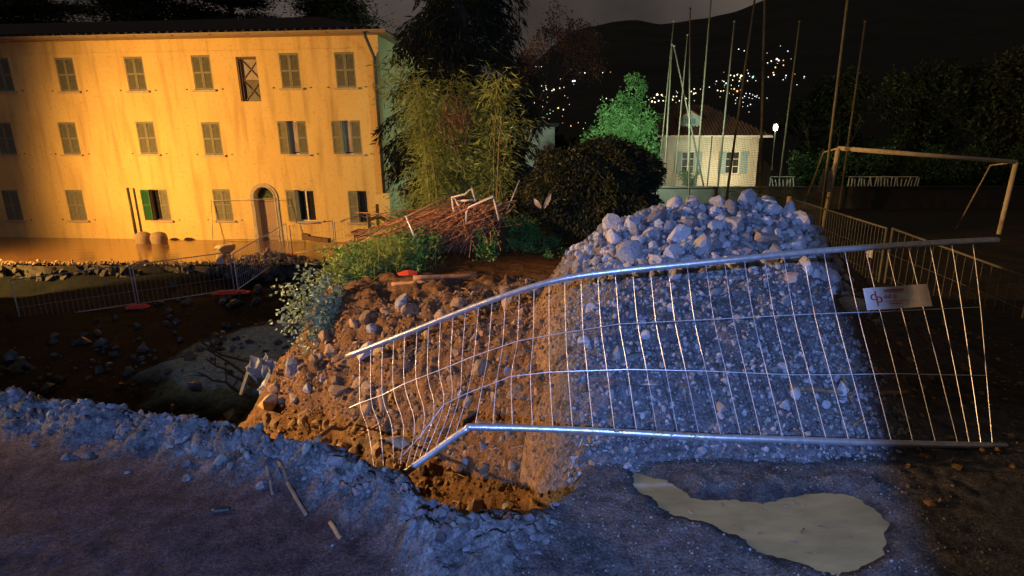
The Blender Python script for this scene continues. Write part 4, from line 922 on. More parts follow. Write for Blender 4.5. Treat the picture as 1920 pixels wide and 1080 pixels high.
lamp("path_lamp_light", 'POINT', (q.x, q.y - .3, q.z + .63), 60, (.7, 1.0, .6), .08)
sw = empty('sports_hall', at(985, 292, 42)); q = sw.location.copy(); tag(sw, 'pale board clad hall far behind between the trees', 'building')
hw = at(1040, 292, 42).x - q.x; hh2 = at(985, 238, 42).z - q.z; MB().box(0, hw, 0, 8, -1.2, hh2).build('wall', M('pale_cladding', (.5, .48, .45), (.38, .36, .34), 3, .8), sw)
m = MB()
for k in range(9): m.box(-.02, hw+.02, -.06, -.003, hh2*k/9+.02, hh2*(k+1)/9-.08)
m.build('cladding_boards', M('cladding_board', (.48, .46, .43), (.36, .34, .32), 3, .8), sw); MB().box(-.3, hw+.3, -.4, 8.3, hh2+.003, hh2+.25).build('roof', BW, sw)

# ------------------------------------------------------------------ vegetation
def leafmesh(name, P, Dr, L, Wd, mat, parent=None, r=rng, fold=.25, kind=True):
    P = np.asarray(P, float); n = len(P); Dr = np.asarray(Dr, float); Dr = Dr/(np.linalg.norm(Dr, axis=1)[:, None]+1e-9)
    L = np.broadcast_to(np.asarray(L, float), (n,))[:, None]; Wd = np.broadcast_to(np.asarray(Wd, float), (n,))[:, None]
    s = np.cross(Dr, r.normal(size=(n, 3))); s /= np.linalg.norm(s, axis=1)[:, None]+1e-9; nr_ = np.cross(Dr, s)
    m_ = P + Dr*L*.45
    V = np.stack([P, m_ + s*Wd/2 + nr_*Wd*fold, P + Dr*L, m_ - s*Wd/2 + nr_*Wd*fold], 1).reshape(-1, 3)
    Fq = (np.arange(n)*4)[:, None] + np.array([0, 1, 2, 3]); o = npmesh(name, V, Fq, mat, parent)
    if kind: o['kind'] = 'stuff'
    return o
def grow(p, d, L, r0, depth, r, segs, tips, spread=.6, up=.15, kids=(2, 3), shrink=.72):
    pts = [p]; q = p.copy(); dd = d.copy(); n = 4
    for i in range(n):
        dd = (dd + r.normal(size=3)*.12 + np.array([0, 0, up*.3])); dd /= np.linalg.norm(dd); q = q + dd*L/n; pts.append(q.copy())
    segs.append((pts, r0, r0*.62)); 
    if depth == 0:
        tips.append((pts[-1], dd)); tips.append((pts[2], dd)); return
    for k in range(r.integers(kids[0], kids[1]+1)):
        nd = dd + r.normal(size=3)*spread + np.array([0, 0, up]); nd /= np.linalg.norm(nd)
        grow(pts[-1 - (k > 1)], nd, L*shrink*r.uniform(.8, 1.15), r0*.6, depth-1, r, segs, tips, spread, up, kids, shrink)
def wood(segs, name, mat, parent):
    m = MB()
    for (pts, a, b) in segs: m.tube([Vector(p) for p in pts], [a + (b-a)*k/(len(pts)-1) for k in range(len(pts))], 6, False)
    return m.build(name, mat, parent, True)
BARK = M('bark', (.12, .085, .06), (.06, .042, .03), 10, .9, .6, 30, stretch=(3, 3, 1))

def tree_broad(name, base, H, label, crown_pts_fn, nleaf, L, Wd, mat, seed, trunk_r=.12, trunk_h=.4, cat='tree', depth=4, spread=.6):
    r = np.random.default_rng(seed); o = empty(name, base); tag(o, label, cat)
    segs, tips = [], []; grow(np.zeros(3), np.array([0, 0, 1.]), H*trunk_h, trunk_r, depth, r, segs, tips, spread, .25)
    trunk = wood(segs[:1], 'trunk', BARK, o); wood(segs[1:], 'limbs', BARK, o)
    P, Dr = crown_pts_fn(r, nleaf, tips); leafmesh('crown', P, Dr, r.uniform(.7, 1.3, len(P))*L, r.uniform(.7, 1.3, len(P))*Wd, mat, o, r)
    return o
def clumps(centers, radii, per_shell=.6, down=.3):
    C = np.array(centers, float); Ra = np.array(radii, float)
    def f(r, n, tips):
        # many small leaf sprays inside each big clump, uneven, with gaps
        m = max(6, int(n/45)); w = Ra**2/np.sum(Ra**2); k = r.choice(len(C), m, p=w); d = r.normal(size=(m, 3)); d /= np.linalg.norm(d, axis=1)[:, None]
        cc = C[k] + d*Ra[k][:, None]*(r.random(m)**.45)[:, None]*np.array([1, 1, .85]); j = r.integers(0, m, n); rr = Ra[k][j]*.16 + .05
        P = cc[j] + r.normal(size=(n, 3))*rr[:, None]*.8; D_ = d[j] + r.normal(size=(n, 3))*.8 + np.array([0, 0, -down]); return P, D_
    return f
# lit green tree before the white house
gt0 = at(1165, 400, 28.5); gt0.z = gz(gt0.x, gt0.y) - .05
def rc(px, py, Y, b): q = at(px, py, Y) - b; return tuple(q)
pxm = 28.5/1000
tree_broad('green_tree', gt0, 4.2, 'leafy green tree lit from below beside the white house',
    clumps([rc(1190,160,28.5,gt0), rc(1178,195,28.5,gt0), rc(1155,225,28.3,gt0), rc(1200,240,28.3,gt0), rc(1130,265,28.5,gt0), rc(1175,275,28,gt0), rc(1215,290,28,gt0), rc(1200,320,28.2,gt0), rc(1120,300,28.5,gt0), rc(1150,320,28.5,gt0)],
           [.5,.7,.9,.95,.9,1.1,.8,.8,.8,.9]), 15000, .17, .10, leafmat('green_leaves', (.10, .21, .07), (.03, .075, .02), .4, .25), 21, .14, .35)
# round dark tree on the mound
rt0 = at(1097, 466, 12); rt0.z = gz(rt0.x, 12) - .03
def round_crown(r, n, tips):
    d = r.normal(size=(n, 3)); d /= np.linalg.norm(d, axis=1)[:, None]
    c = np.array(at(1112, 352, 12.2) - rt0); rad = np.array([1.5, 1.35, 1.0])*(1 + .10*np.sin(d[:, 0:1]*5 + d[:, 2:3]*7) + .07*np.sin(d[:, 1:2]*13+d[:, 0:1]*11))
    P = c + d*rad*(r.random(n)**.18)[:, None]; P[:, 2] -= (d[:, 2] < 0)*r.random(n)*.25
    return P, d*.5 + r.normal(size=(n, 3))*.5 + np.array([0, 0, -.7])
tree_broad('round_tree', rt0, 1.9, 'dense round dark evergreen tree on the muddy mound', round_crown, 42000, .10, .05, leafmat('dark_leaves', (.04, .042, .013), (.014, .018, .007), .2, .3), 23, .075, .4, depth=3)
PLF = leafmat('pale_leaf', (.5, .44, .36), (.35, .3, .22), .2)
for (x0, y0, x1, y1, lb) in ((1014, 391, 1001, 372, 'left pale broad leaf hanging before the round dark tree'), (1020, 391, 1033, 362, 'right pale broad leaf hanging before the round dark tree')):
    A, B = at(x0, y0, 11.0), at(x1, y1, 11.0); m = MB(); d = B-A; s_ = d.cross(Vector((0, 1, .3))).normalized()
    for k in range(7): f = k/6; wd = .05*math.sin(math.pi*min(1, f*.9+.06)); c_ = A*0 + d*f + Vector((0, -.05*math.sin(f*3), 0)); m.v += [tuple(c_ - s_*wd), tuple(c_ + Vector((0, .02, 0))), tuple(c_ + s_*wd)]
    for k in range(6): m.f += [(3*k, 3*k+1, 3*k+4, 3*k+3), (3*k+1, 3*k+2, 3*k+5, 3*k+4)]
    o = m.build('broad_leaf', PLF, None, True); o.location = A; tag(o, lb, 'leaf')
# big conifer behind the bamboo
def conifer(name, base, H, Rad, label, seed, mat, nb=120, z0=.12, droop=.5, per=260, L=.22, Wd=.035):
    r = np.random.default_rng(seed); o = empty(name, base); tag(o, label, 'tree')
    MB().tube([(0, 0, 0), (.05, 0, H*.5), (0, 0, H)], [Rad*.10, Rad*.065, .02], 10).build('trunk', BARK, o, True)
    br = MB(); P = []; Dr = []
    for k in range(nb):
        f = z0 + (1-z0)*(k+r.random())/nb; a = r.uniform(0, 2*math.pi); Lb = Rad*(1-f)**.55*r.uniform(.55, 1.15)+.2
        pts = []
        for j in range(6):
            t = j/5; pts.append(np.array([math.cos(a)*Lb*t, math.sin(a)*Lb*t, H*f + Lb*(.25*t - droop*t*t)]))
        br.tube([Vector(p) for p in pts], [.035*(1-.8*j/5)+.004 for j in range(6)], 4, False)
        n = int(per*Lb/Rad); t = r.random(n)**.7*5; i = np.minimum(t.astype(int), 4); A = np.array(pts); q = A[i] + (A[i+1]-A[i])*(t-i)[:, None]
        side = np.array([-math.sin(a), math.cos(a), 0]); q = q + side*(r.normal(size=n)*.16*Lb*.6)[:, None] + np.array([0, 0, -1])*(r.random(n)**1.5*.45)[:, None]
        P.append(q); Dr.append(np.array([math.cos(a), math.sin(a), 0])*.5 + r.normal(size=(n, 3))*.35 + np.array([0, 0, -.9]))
    br.build('branches', BARK, o); P = np.concatenate(P); leafmesh('crown', P, np.concatenate(Dr), r.uniform(.6, 1.4, len(P))*L, Wd, mat, o, r); return o
DKN = leafmat('conifer_needles', (.035, .042, .016), (.018, .024, .01), .15, .5)
cb = at(880, 420, 18.5); cb.z = gz(cb.x, 18.5) - .1
conifer('conifer_tree', cb, 12.5, 2.9, 'tall dark drooping conifer beside the yellow house', 31, DKN, 210, .10, .55, 330, .26, .05)
# sparse reddish tree right of it
rb0 = at(930, 420, 21); rb0.z = gz(rb0.x, 21) - .1; r = np.random.default_rng(44); o = empty('sparse_tree', rb0); tag(o, 'thin branched tree with sparse russet leaves against the night sky', 'tree')
segs, tips = [], []; grow(np.zeros(3), np.array([.25, 0, 1.]), 2.4, .11, 6, r, segs, tips, .46, .10, (2, 3), .72); wood(segs[:1], 'trunk', BARK, o); wood(segs[1:], 'limbs', BARK, o)
T = np.array([t[0] for t in tips]); k = r.integers(0, len(T), 3400); leafmesh('crown', T[k] + r.normal(size=(3400, 3))*.14, r.normal(size=(3400, 3)) + [0, 0, -.4], .11, .06, leafmat('russet_leaves', (.26, .15, .08), (.13, .08, .045), .3), o, r)
# cedars behind the roof
def cedar(base, H, Rad, label, seed):
    r = np.random.default_rng(seed); o = empty('cedar_tree', base); tag(o, label, 'tree', 'cedars behind the yellow house')
    MB().tube([(0, 0, 0), (0, 0, H*.6), (.1, 0, H)], [.5, .3, .05], 10).build('trunk', BARK, o, True); br = MB(); P = []; Dr = []
    for k in range(60):
        f = .34 + .66*(k+r.random())/60; a = r.uniform(0, 6.283); Lb = Rad*(1.02-f)**.4*r.uniform(.5, 1.0); z = H*f; A = np.array([0, 0, z]); B = np.array([math.cos(a)*Lb, math.sin(a)*Lb, z + Lb*.05]); br.tube([Vector(A), Vector(B)], [.08, .02], 5, False)
        for c_ in range(int(4+Lb*1.6)):
            t = r.uniform(.25, 1.05); c = A + (B-A)*t + np.array([r.normal()*.5, r.normal()*.5, .1]); n = 120
            P.append(c + r.normal(size=(n, 3))*np.array([.8, .8, .15])); Dr.append(r.normal(size=(n, 3))*np.array([1, 1, .35]))
    br.build('branches', BARK, o); P = np.concatenate(P); leafmesh('crown', P, np.concatenate(Dr), .3, .09, DKN, o, r)
for (px, Y, H, Rd, lb, sd) in ((330, 46, 21, 8.5, 'spreading cedar silhouette behind the middle of the roof', 51), (470, 49, 21, 8, 'cedar silhouette set further back behind the roof', 54), (625, 44, 18, 6.0, 'spreading cedar silhouette behind the right end of the roof', 52), (110, 48, 22, 8.5, 'large cedar silhouette behind the far left of the roof', 53)):
    q = at(px, 300, Y); cedar((q.x, q.y, gz(q.x, q.y) - .1), H, Rd, lb, sd)
# bamboo
CULM = M('bamboo_culm', (.30, .24, .08), (.2, .15, .05), 6, .6, stretch=(1, 1, 6)); BLF = leafmat('bamboo_leaves', (.40, .47, .12), (.16, .20, .05), .4, .3); DRY = leafmat('dry_leaves', (.38, .2, .08), (.25, .12, .05), .25)
def bamboo(px, py, Y, n, spread, H, label, seed, per=230, dry=0):
    r = np.random.default_rng(seed); b = at(px, py, Y); b.z = gz(b.x, Y) - .05; o = empty('bamboo_clump', b); tag(o, label, 'bamboo'); P = []; Dr = []
    for k in range(n):
        x, y = r.normal()*spread*.6, r.normal()*spread*.4; h = H*r.uniform(.42, 1.15); a = r.uniform(0, 6.283); bend = h*r.uniform(.08, .4)
        z00 = gz(b.x+x, b.y+y) - b.z - .05
        pts = [np.array([x + math.cos(a)*bend*t**2.2, y + math.sin(a)*bend*t**2.2, z00 + h*t*(1-.12*t**3)]) for t in np.linspace(0, 1, 8)]
        MB().tube([Vector(p) for p in pts], [.017*(1-.8*t)+.002 for t in np.linspace(0, 1, 8)], 5, False).build('culm', CULM, o, True)
        m = int(per*r.uniform(.7, 1.2)); t = (.22 + .78*r.random(m)**.75)*7; i = np.minimum(t.astype(int), 6); A = np.array(pts); q = A[i] + (A[i+1]-A[i])*(t-i)[:, None]
        # short side branches
        off = r.normal(size=(m, 3))*np.array([.22, .22, .12]); P.append(q + off); Dr.append(off*2 + r.normal(size=(m, 3))*.35 + np.array([0, 0, -.35]))
    P = np.concatenate(P); leafmesh('foliage', P, np.concatenate(Dr), r.uniform(.14, .28, len(P)), r.uniform(.02, .036, len(P)), BLF, o, r)
    if dry:
        c = np.array(at(852, 215, Y-.6) - b); leafmesh('dry_leaves', c + r.normal(size=(dry, 3))*np.array([.17, .15, .28]), r.normal(size=(dry, 3))*.4 + [0, 0, -1], .28, .022, DRY, o, r)
    return o
bamboo(868, 415, 13.6, 40, .72, 4.4, 'tall bamboo clump with arching yellow green leaves behind the cane heap', 61, 420, 260)
bamboo(768, 420, 14.4, 14, .42, 2.0, 'smaller bamboo clump beside the green side wall of the house', 62, 190)
# heap of fallen canes
def cane_heap():
    o = empty('cane_heap', at(820, 470, 11)); b = o.location.copy(); b.z = gz(b.x, 11); o.location = b; tag(o, 'heap of fallen dry reddish canes in front of the bamboo', 'cane heap')
    r = np.random.default_rng(71); V, Fc = ICO3; a0_ = at(905, 470, 11.3)-b; hv = V*np.array([1.15, .75, .95])
    hv[:, 2] += .08*np.sin(V[:, 0]*9)*np.cos(V[:, 1]*8); hv[:, 0] += .35; hv[:, 2] = np.where(V[:, 0] < 0, hv[:, 2]*(1+V[:, 0]*.5), hv[:, 2]); npmesh('mound', hv, Fc, M('heap_core', (.12, .065, .03), (.06, .035, .018), 8, .95, .8, 25), o, True)
    m = MB()
    for k in range(1700):
        t = r.random(); top = np.array(at(895 + r.normal()*32, 375 + abs(r.normal())*22, 11.0 + r.normal()*.35) - b); low = np.array(at(720 + r.normal()*45 + 90*r.random(), 470 + r.normal()*22, 10.5 + r.normal()*.4) - b)
        if r.random() < .25: low = np.array(at(845 + r.normal()*40, 455 + r.normal()*15, 10.4 + r.normal()*.3) - b)
        s0, s1 = sorted(r.random(2)); s1 = max(s1, s0+.35); A = top + (low-top)*s0 + r.normal(size=3)*.06; B = top + (low-top)*s1 + r.normal(size=3)*.10; c = (A+B)/2 + np.array([0, 0, .05*r.random()]); m.tube([Vector(A), Vector(c), Vector(B)], r.uniform(.004, .011), 4, False)
    q = m.build('canes', M('dry_cane', (.46, .22, .10), (.28, .12, .05), 9, .75), o); q['kind'] = 'stuff'
    for k in range(22):
        x0, y0 = 900 + r.normal()*25, 385 + r.normal()*12; x1, y1 = 735 + r.normal()*40, 462 + r.normal()*14; MB().tube([at(x0, y0, 10.75)-b, at((x0+x1)/2, (y0+y1)/2 - r.uniform(0, 12), 10.6)-b, at(x1, y1, 10.45)-b], r.uniform(.010, .018), 6).build('cane', M_CANE, o, True)
M_CANE = M('thick_cane', (.5, .27, .12), (.34, .16, .07), 9, .6)
cane_heap()
PALEM = M('pale_paint_tube', (.72, .64, .54), (.55, .46, .38), 8, .5, .2, 30)
def tube_thing(name, paths, Y, rad, mat, label, cat, part='tube'):
    q = at(paths[0][0][0], paths[0][0][1], Y); o = empty(name, q); tag(o, label, cat)
    for p in paths: MB().tube([at(a, b, Y + (c[0] if c else 0)) - q for (a, b, *c) in p], rad, 8).build(part, mat, o, True)
    return o
tube_thing('bent_goal_frame', [[(858, 416), (850, 390), (847, 370), (871, 365), (884, 353), (892, 377)], [(873, 421, .2), (860, 385, .2), (851, 371, .2)], [(858, 377, .1), (892, 375, .1)]], 10.4, .021, PALEM, 'crumpled white tube frame thrown on the cane heap', 'frame')
tube_thing('bent_goal_frame', [[(874, 420), (875, 398), (879, 389), (924, 368), (928, 380), (936, 413)]], 10.1, .022, PALEM, 'second white tube frame arching at the right of the cane heap', 'frame')
tube_thing('leaning_pole', [[(761, 404), (776, 440), (799, 500)]], 9.6, .022, M('blue_grey_tube', (.55, .56, .62), (.4, .41, .46), 8, .4, metal=.4), 'thin grey blue pole leaning in the undergrowth', 'pole')
tube_thing('stake', [[(974, 338), (942, 416)]], 11.2, .011, GALV, 'thin grey stake slanting left of the round tree', 'stake'); tube_thing('stake', [[(953, 377), (936, 402)]], 11.3, .009, GALV, 'shorter stake beside the slanting one', 'stake')
tube_thing('bare_sapling', [[(930, 405), (933, 330), (936, 260), (942, 220)]], 12.0, .014, ROOT, 'bare sapling stem right of the bamboo', 'sapling', 'stem')
# undergrowth on the mound
def undergrowth(name, n, region, hmax, L, Wd, mat, label, seed, narrow=False):
    r = np.random.default_rng(seed); P = []; Dr = []; stems = MB()
    for k in range(n):
        px, py = region(r); q = onz(px, py, -.38)
        if q.y > 14 or q.y < 5.5: continue
        z = gz(q.x, q.y); h = hmax*r.uniform(.4, 1.1); a = r.uniform(0, 6.283); lean = r.uniform(0, .35)*h; m = r.integers(10, 24)
        t = r.random(m)**.8; base = np.array([q.x, q.y, z]); d = np.array([math.cos(a)*lean, math.sin(a)*lean, h]); P.append(base + d*t[:, None] + r.normal(size=(m, 3))*.05); Dr.append(r.normal(size=(m, 3)) + np.array([0, 0, .6 if narrow else -.1]))
        stems.tube([Vector(base - [0, 0, .03]), Vector(base + d)], .003, 3, False)
    P = np.concatenate(P); o = leafmesh(name, P, np.concatenate(Dr), r.uniform(.6, 1.3, len(P))*L, r.uniform(.7, 1.2, len(P))*Wd, mat, None, r); stems.build('stems', mat, o); tag(o, label, 'undergrowth', kind='stuff'); return o
def reg1(r):
    t = r.random(); x = 660 + 350*t + r.normal()*12; return x, 498 - 62*t + r.normal()*13 + 14*math.sin(x*.05)
GL = leafmat('nettle_leaves', (.18, .38, .10), (.06, .16, .04), .35, .8)
undergrowth('undergrowth', 1100, reg1, .5, .085, .055, GL, 'bank of green leafy weeds growing before the cane heap', 81)
undergrowth('tall_grass', 420, lambda r: (690 + r.normal()*40, 505 + r.normal()*14), .42, .2, .012, leafmat('grass_blades', (.32, .42, .09), (.15, .2, .05), .3), 'yellow green long grass at the left end of the weeds', 82, True)
undergrowth('sparse_weeds', 130, lambda r: (1000 + r.normal()*70, 470 + r.normal()*10), .16, .06, .04, GL, 'scattered low weeds along the muddy path', 83)
# shrubs at the left edge of the bank
def shrub(name, root, ends, label, mat, seed, nl=36, L=.085, Wd=.055, mat2=None):
    r = np.random.default_rng(seed); o = empty(name, root); tag(o, label, 'shrub'); P = []; Dr = []
    for e in ends:
        d = np.array(e - root); pts = [d*t + np.array([0, 0, .18*math.sin(t*math.pi)*np.linalg.norm(d)]) for t in np.linspace(0, 1, 6)]
        MB().tube([Vector(p) for p in pts], [.009*(1-.7*t)+.0015 for t in np.linspace(0, 1, 6)], 5, False).build('stem', BARK, o, True)
        t = (.25 + .75*r.random(nl))*5; i = np.minimum(t.astype(int), 4); A = np.array(pts); q = A[i] + (A[i+1]-A[i])*(t-i)[:, None]; off = r.normal(size=(nl, 3))*.055; P.append(q + off); Dr.append(off*8 + r.normal(size=(nl, 3))*.6 + [0, 0, -.2])
    P = np.concatenate(P); leafmesh('foliage', P, np.concatenate(Dr), r.uniform(.6, 1.25, len(P))*L, r.uniform(.7, 1.2, len(P))*Wd, mat, o, r); return o
root = at(648, 610, 7.3); r = np.random.default_rng(91)
ends = [at(*q) for q in [(520,545,7.0),(530,580,6.9),(525,605,6.9),(545,640,6.8),(560,530,7.2),(575,615,7.0),(590,560,7.2),(610,520,7.4),(565,508,7.3),(600,640,6.9),(548,565,6.9),(585,590,7.0),(620,560,7.2),(570,650,6.8),(640,540,7.4),(605,600,7.0),(537,617,6.8)]]
shrub('leafy_shrub', root, ends, 'pale leaved shrub leaning out over the dark chasm', leafmat('pale_green_leaves', (.42, .52, .34), (.20, .28, .15), .25, 1.0), 92, 95, .07, .045)
root2 = at(690, 540, 8.2); ends = [at(*q) for q in [(600,470,8.8),(625,500,8.3),(640,470,8.8),(655,490,8.4),(670,455,9.0),(690,480,8.6),(650,520,8.2),(700,500,8.4),(625,530,8.0),(605,500,8.3),(720,490,8.6),(675,505,8.2),(595,520,7.9)]]
shrub('leafy_shrub', root2, ends, 'yellow green bushy shrub above the pale leaved one', leafmat('yellow_green_leaves', (.30, .42, .09), (.13, .2, .05), .3, 1.0), 93, 80, .09, .045)
root3 = at(655, 470, 18.5); root3.z = gz(root3.x, 18.5)-.05; ends = [root3 + Vector((random.uniform(-1.3, 1.2), random.uniform(-.6, .6), random.uniform(.3, 1.5))) for k in range(26)]
shrub('dark_bush', root3, ends, 'dark bush between the yard fence and the weeds', leafmat('dim_leaves', (.05, .075, .025), (.03, .045, .015), .25), 94, 60, .14, .08)
# hedge and dark trees at the right
HEDGE = leafmat('hedge_leaves', (.045, .09, .03), (.02, .045, .015), .25, .4)
def hedge(x0, x1, ytop, Y, label, seed, n=16000):
    r = np.random.default_rng(seed); A = at(x0, 352, Y); B = at(x1, 352, Y); o = empty('hedge', (A.x, A.y, gz(A.x, A.y))); b = o.location; tag(o, label, 'hedge'); h = at(x0, ytop, Y).z - b.z
    u = r.random(n); P = np.stack([(B.x-A.x)*u, (B.y-A.y)*u + r.normal(size=n)*.35, r.random(n)*h*(.85 + .15*np.sin(u*23) + .12*np.sin(u*57))], 1); leafmesh('foliage', P, r.normal(size=(n, 3)) + [0, -.5, .2], .16, .09, HEDGE, o, r)
    m = MB()
    for k in range(9): q = (B-A)*(k+.5)/9; m.tube([(q.x, q.y, -.1), (q.x, q.y, h*.7)], .04, 5, False)
    m.build('stems', BARK, o)
hedge(1482, 1640, 290, 27.5, 'dim green clipped hedge behind the wall right of the white house', 95); hedge(1640, 1930, 282, 28.5, 'dark end of the hedge at the right behind the goal crossbar', 96, 20000)
q = at(1290, 352, 31); q.z = gz(q.x, 31)-.05; ends = [q + Vector((random.uniform(-.55, .55), random.uniform(-.4, .4), random.uniform(.5, 1.75))) for k in range(24)]
shrub('garden_bush', q, ends, 'bright green bush under the left window of the white house', leafmat('garden_leaves', (.08, .2, .05), (.04, .11, .03), .35), 97, 70, .13, .08)
for (px, py, Y, H, lb, sd) in ((1530, 300, 44, 8.5, 'black tree mass behind the hedge right of the white house', 101), (1720, 300, 40, 9.5, 'tall black tree at the right edge behind the goal', 102), (1060, 320, 44, 4.6, 'dark tree between the pale hall and the lit green tree', 103), (1880, 300, 34, 8.5, 'black tree in the far right corner', 104)):
    q = at(px, py, Y); q.z = gz(q.x, q.y)-.1; r0_ = H*.28
    tree_broad('dark_tree', q, H, lb, clumps([(random.uniform(-.25, .25)*H, random.uniform(-.2, .2)*H, H*random.uniform(.3, .92)) for k in range(13)], [H*.16]*13), 11000, .3, .18, DKN, sd, .18, .3)

# ------------------------------------------------------------------ wood debris
def stick(px0, py0, Y0, px1, py1, Y1, rad, label, mat=ROOT, cat='stick', name='stick'):
    A, B = at(px0, py0, Y0), at(px1, py1, Y1); o = MB(); n = 7; pts = [(B-A)*(k/n) + Vector((random.uniform(-1, 1), random.uniform(-1, 1), random.uniform(-1, 1)))*(B-A).length*.012 for k in range(n+1)]
    o.tube(pts, [rad*(1 - .35*k/n)*random.uniform(.9, 1.1) for k in range(n+1)], 8); o = o.build(name, mat, None, True); o.location = A; return tag(o, label, cat)
LOGM = M('stripped_wood', (.42, .22, .10), (.25, .12, .05), 10, .7, .4, 30)
def on_ground(px, py):
    d = ray(px, py); d = d/d.y; Y = np.geomspace(1.2, 30, 900); x = d.x*Y; z = ground_z(x, Y); hk = (x > -.2) & (x < 3.35) & (Y > 2.5) & (Y < 7)
    z = np.where(hk, np.maximum(z, heap_z(x, Y)), z); k = np.nonzero(CAM.z + d.z*Y <= z)[0]
    return CAM + d*float(Y[k[0]]) if len(k) else at(px, py, 8)
def gstick(x0, y0, x1, y1, rad, label, mat=ROOT, lift=.6, cat='stick', name='stick'):
    A, B = on_ground(x0, y0), on_ground(x1, y1); A = A + Vector((0, 0, rad*lift)); B = B + Vector((0, 0, rad*lift)); o = MB(); n = 7
    pts = [(B-A)*(k/n) + Vector((random.uniform(-1, 1), random.uniform(-1, 1), random.uniform(-.3, 1)))*(B-A).length*.012 for k in range(n+1)]
    o.tube(pts, [rad*(1 - .35*k/n)*random.uniform(.9, 1.1) for k in range(n+1)], 8); o = o.build(name, mat, None, True); o.location = A; return tag(o, label, cat)
gstick(522, 868, 574, 968, .012, 'brown stick lying across the crumbled near edge'); gstick(500, 872, 512, 930, .010, 'short dark twig left of the long stick on the near edge'); gstick(620, 982, 638, 1012, .012, 'short rusty brown wood chip on the road mud', LOGM)
gstick(400, 962, 432, 958, .014, 'small black stone like chip on the mud', M('black_chip', (.03, .03, .035), (.02, .02, .02), 9, .5)); gstick(640, 905, 668, 940, .01, 'thin twig on the rocky near edge below the fence'); gstick(246, 800, 250, 850, .012, 'brown stick at the left end of the near edge')
gstick(775, 528, 895, 522, .045, 'long stripped log lying on top of the bank', LOGM, 1, 'log', 'log'); gstick(735, 538, 800, 533, .035, 'shorter log beside the long one on the bank', LOGM, 1, 'log', 'log')
gstick(590, 835, 660, 800, .016, 'splintered wood piece jutting among the brown rocks', ROOT, 1.5, 'wood', 'broken_wood'); gstick(660, 828, 712, 800, .014, 'second splinter of wood in the rubble below the fence end', LOGM, 2.2, 'wood', 'broken_wood')
stick(716, 728, 4.3, 720, 772, 4.2, .05, 'upright orange board end in the rubble behind the fence', LOGM, 'board', 'broken_wood')
gstick(1480, 735, 1600, 745, .016, 'purple brown branch lying in the dark right of the heap', ROOT, 1.5); gstick(1650, 745, 1700, 742, .016, 'orange brown wood end at the right margin of the dark soil', LOGM, 1.5); gstick(1600, 800, 1624, 786, .008, 'small pale splinter on the dark soil at the right', LOGM, 1.5); gstick(1570, 690, 1600, 770, .009, 'thin reddish twig standing out of the dark soil', LOGM, 2); gstick(1628, 692, 1658, 715, .014, 'short orange splinter on the dark soil behind the fence', LOGM, 2)
gstick(1066, 900, 1092, 826, .006, 'pale reed stem hanging from the lower rail at the soil face', M('pale_reed', (.5, .4, .24), (.4, .3, .17), 8, .7), 2)
REDP = M('red_plastic', (.6, .07, .04), (.45, .05, .03), 6, .5)
p = on_ground(768, 517); m = MB(); m.poly([(-.16, 0, .01), (0, -.06, .03), (.12, -.03, .01), (.1, .08, .05), (-.05, .1, .07)]).poly([(-.16, 0, .01), (-.05, .1, .07), (-.22, .1, .02)]); m = m.build('red_plastic_sheet', REDP); m.location = p; md = m.modifiers.new('t', 'SOLIDIFY'); md.thickness = .01; tag(m, 'torn red plastic piece at the edge of the weeds', 'plastic')
# thin roots and splinters over the face
rt = MB(); r = np.random.default_rng(111)
for k in range(900):
    x, y = face_region(1, r)
    if not len(x): continue
    z = ground_z(x, y)[0]; q = Vector((x[0], y[0], z)); d = Vector(r.normal(size=3)); d.z = abs(d.z)*.3; d = d.normalized()*r.uniform(.05, .22); rt.tube([q, q + d*.5 + Vector((0, 0, .01)), q + d + Vector((0, 0, -.02))], r.uniform(.0015, .006), 4, False)
o = rt.build('roots', M('pale_root', (.36, .24, .13), (.16, .1, .05), 6, .85), ground); o['kind'] = 'stuff'

# ------------------------------------------------------------------ lights of the town on the hillside
def hill_hit(px, py):
    d = ray(px, py); d = d/d.y; Y = np.linspace(115, 900, 1600); k = np.nonzero(CAM.z + d.z*Y <= hill_z(d.x*Y, Y))[0]
    return CAM + d*(float(Y[k[0]])-2) if len(k) else None
TL = []
za_ = lambda L, ox, k=3.6: [(ox + a/k, b/k, c, s) for (a, b, c, s) in L]
TL += za_([(1170,450,0,.6),(1190,452,0,.5),(1208,450,0,.6),(1468,490,0,.8),(1500,492,1,.9),(1577,515,0,.7),(1620,490,0,.7),(1430,548,0,1.7),(1418,548,0,1.2),(1235,580,2,1),(1290,605,1,1.3),(1278,612,1,.8),(1330,595,1,.8),(1360,590,1,.8),(1050,605,1,.9),(1030,600,0,.5),(1240,603,0,.9),
 (1280,670,0,.7),(1215,680,0,.8),(1170,690,0,.9),(1160,694,1,.8),(1130,655,0,.7),(990,658,0,.6),(970,728,0,.6),(1090,690,0,.6),(1065,712,0,.5),(1320,730,3,1.6),(1355,740,1,.9),(1265,765,4,.9),(1285,750,4,.7),(1245,770,4,.7),(1395,705,0,.5),(1645,665,1,.9),(1640,710,1,.9),(1605,672,1,.5),(970,800,0,.7),(1005,860,0,.7),(1405,850,2,.9),(1455,828,1,.5)], 680)
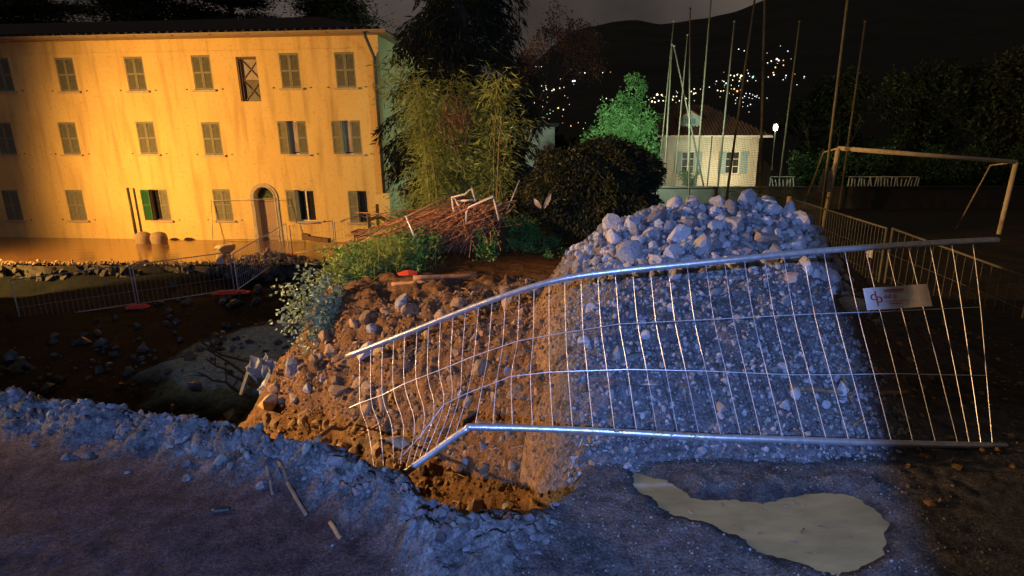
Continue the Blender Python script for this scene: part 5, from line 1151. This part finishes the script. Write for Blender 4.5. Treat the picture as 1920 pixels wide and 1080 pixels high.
TL += za_([(810,332,0,.8),(848,343,0,.8),(1142,345,0,.8),(1068,400,0,1.7),(1080,408,0,1.2),(1030,412,1,1),(1005,424,0,.8),(1112,408,2,.9),(1112,440,2,1),(1058,455,3,1.2),(1045,490,2,1),(1048,505,0,1.1),(1010,520,1,.7),(1130,510,0,.9),(1110,538,0,.7),(1253,517,0,.8),(1203,572,0,.6),(970,484,0,.7),(875,495,0,.8),(910,515,4,1.1),(905,522,0,1.1),(755,508,1,1),(780,512,1,1.1),(800,505,1,1),(828,512,1,1.7),(820,525,1,1),(770,540,1,.8),(815,548,1,.9),(870,545,1,.8),
 (660,548,0,.8),(710,550,1,.9),(725,562,0,1),(715,575,4,.8),(745,545,1,.7),(760,575,0,.6),(735,590,1,.7),(780,600,2,1.3),(800,615,2,1.5),(825,608,2,1.1),(668,610,1,1),(690,615,1,.9),(708,612,1,.8),(612,588,0,.7),(510,600,1,1),(490,618,1,1.1),(508,632,1,1.4),(520,628,1,.9),(860,630,0,.7),(885,632,0,.7),(905,640,0,.6),(920,650,0,.7),(850,650,0,.7),(880,660,0,.6),(930,655,0,.6),(800,660,0,.7),(790,675,0,.6),(840,690,0,.6),(890,705,0,.8),(870,715,0,.6),
 (260,640,1,2),(290,640,1,1.3),(240,660,1,1.1),(225,685,1,1.6),(245,690,1,1.3),(270,680,1,1.2),(300,680,1,1),(370,652,1,1),(390,650,1,.9),(365,675,1,.9),(410,680,1,1),(455,665,1,1),(340,692,1,.7),(1105,800,1,.9)], 1160)
r = np.random.default_rng(121)
TL += [(px + r.normal()*16, py + r.normal()*7, int(r.choice([0, 0, 1, 1, 2])), r.uniform(.35, .6)) for (px, py, c, s) in TL if px > 1000 and r.random() < .7]
LM = [emit('cool_light', (.85, .93, 1), 2.6), emit('warm_light', (1, .86, .58), 2.6), emit('orange_light', (1, .5, .18), 2.2), emit('yellow_light', (.95, .85, .2), 1.5), emit('green_light', (.25, .9, .5), 1.3)]
LLAB = ['tiny cool white light glowing on the dark hillside', 'tiny warm white light glowing on the dark hillside', 'tiny orange light glowing on the dark hillside', 'tiny yellow light glowing on the dark hillside', 'tiny green light glowing on the dark hillside']
LME = [npmesh('hillside_light', ICO1[0], ICO1[1], m_, keep=False) for m_ in LM]
for (px, py, c, s) in TL:
    q = hill_hit(px, py)
    if q is None: continue
    o = put(LME[c], 'hillside_light', q + Vector((0, 0, .0)), q.y*.0011*s, None, (0, 0, 0)); tag(o, LLAB[c].replace('on the dark hillside', 'on the hillside ' + ('left of the lit green tree' if px < 1140 else 'between green tree and dormer' if px < 1305 else 'above the white house roof' if px < 1430 else 'right of the thick net pole')), 'light', LLAB[c].replace('tiny ', '').replace('light glowing', 'lights'))
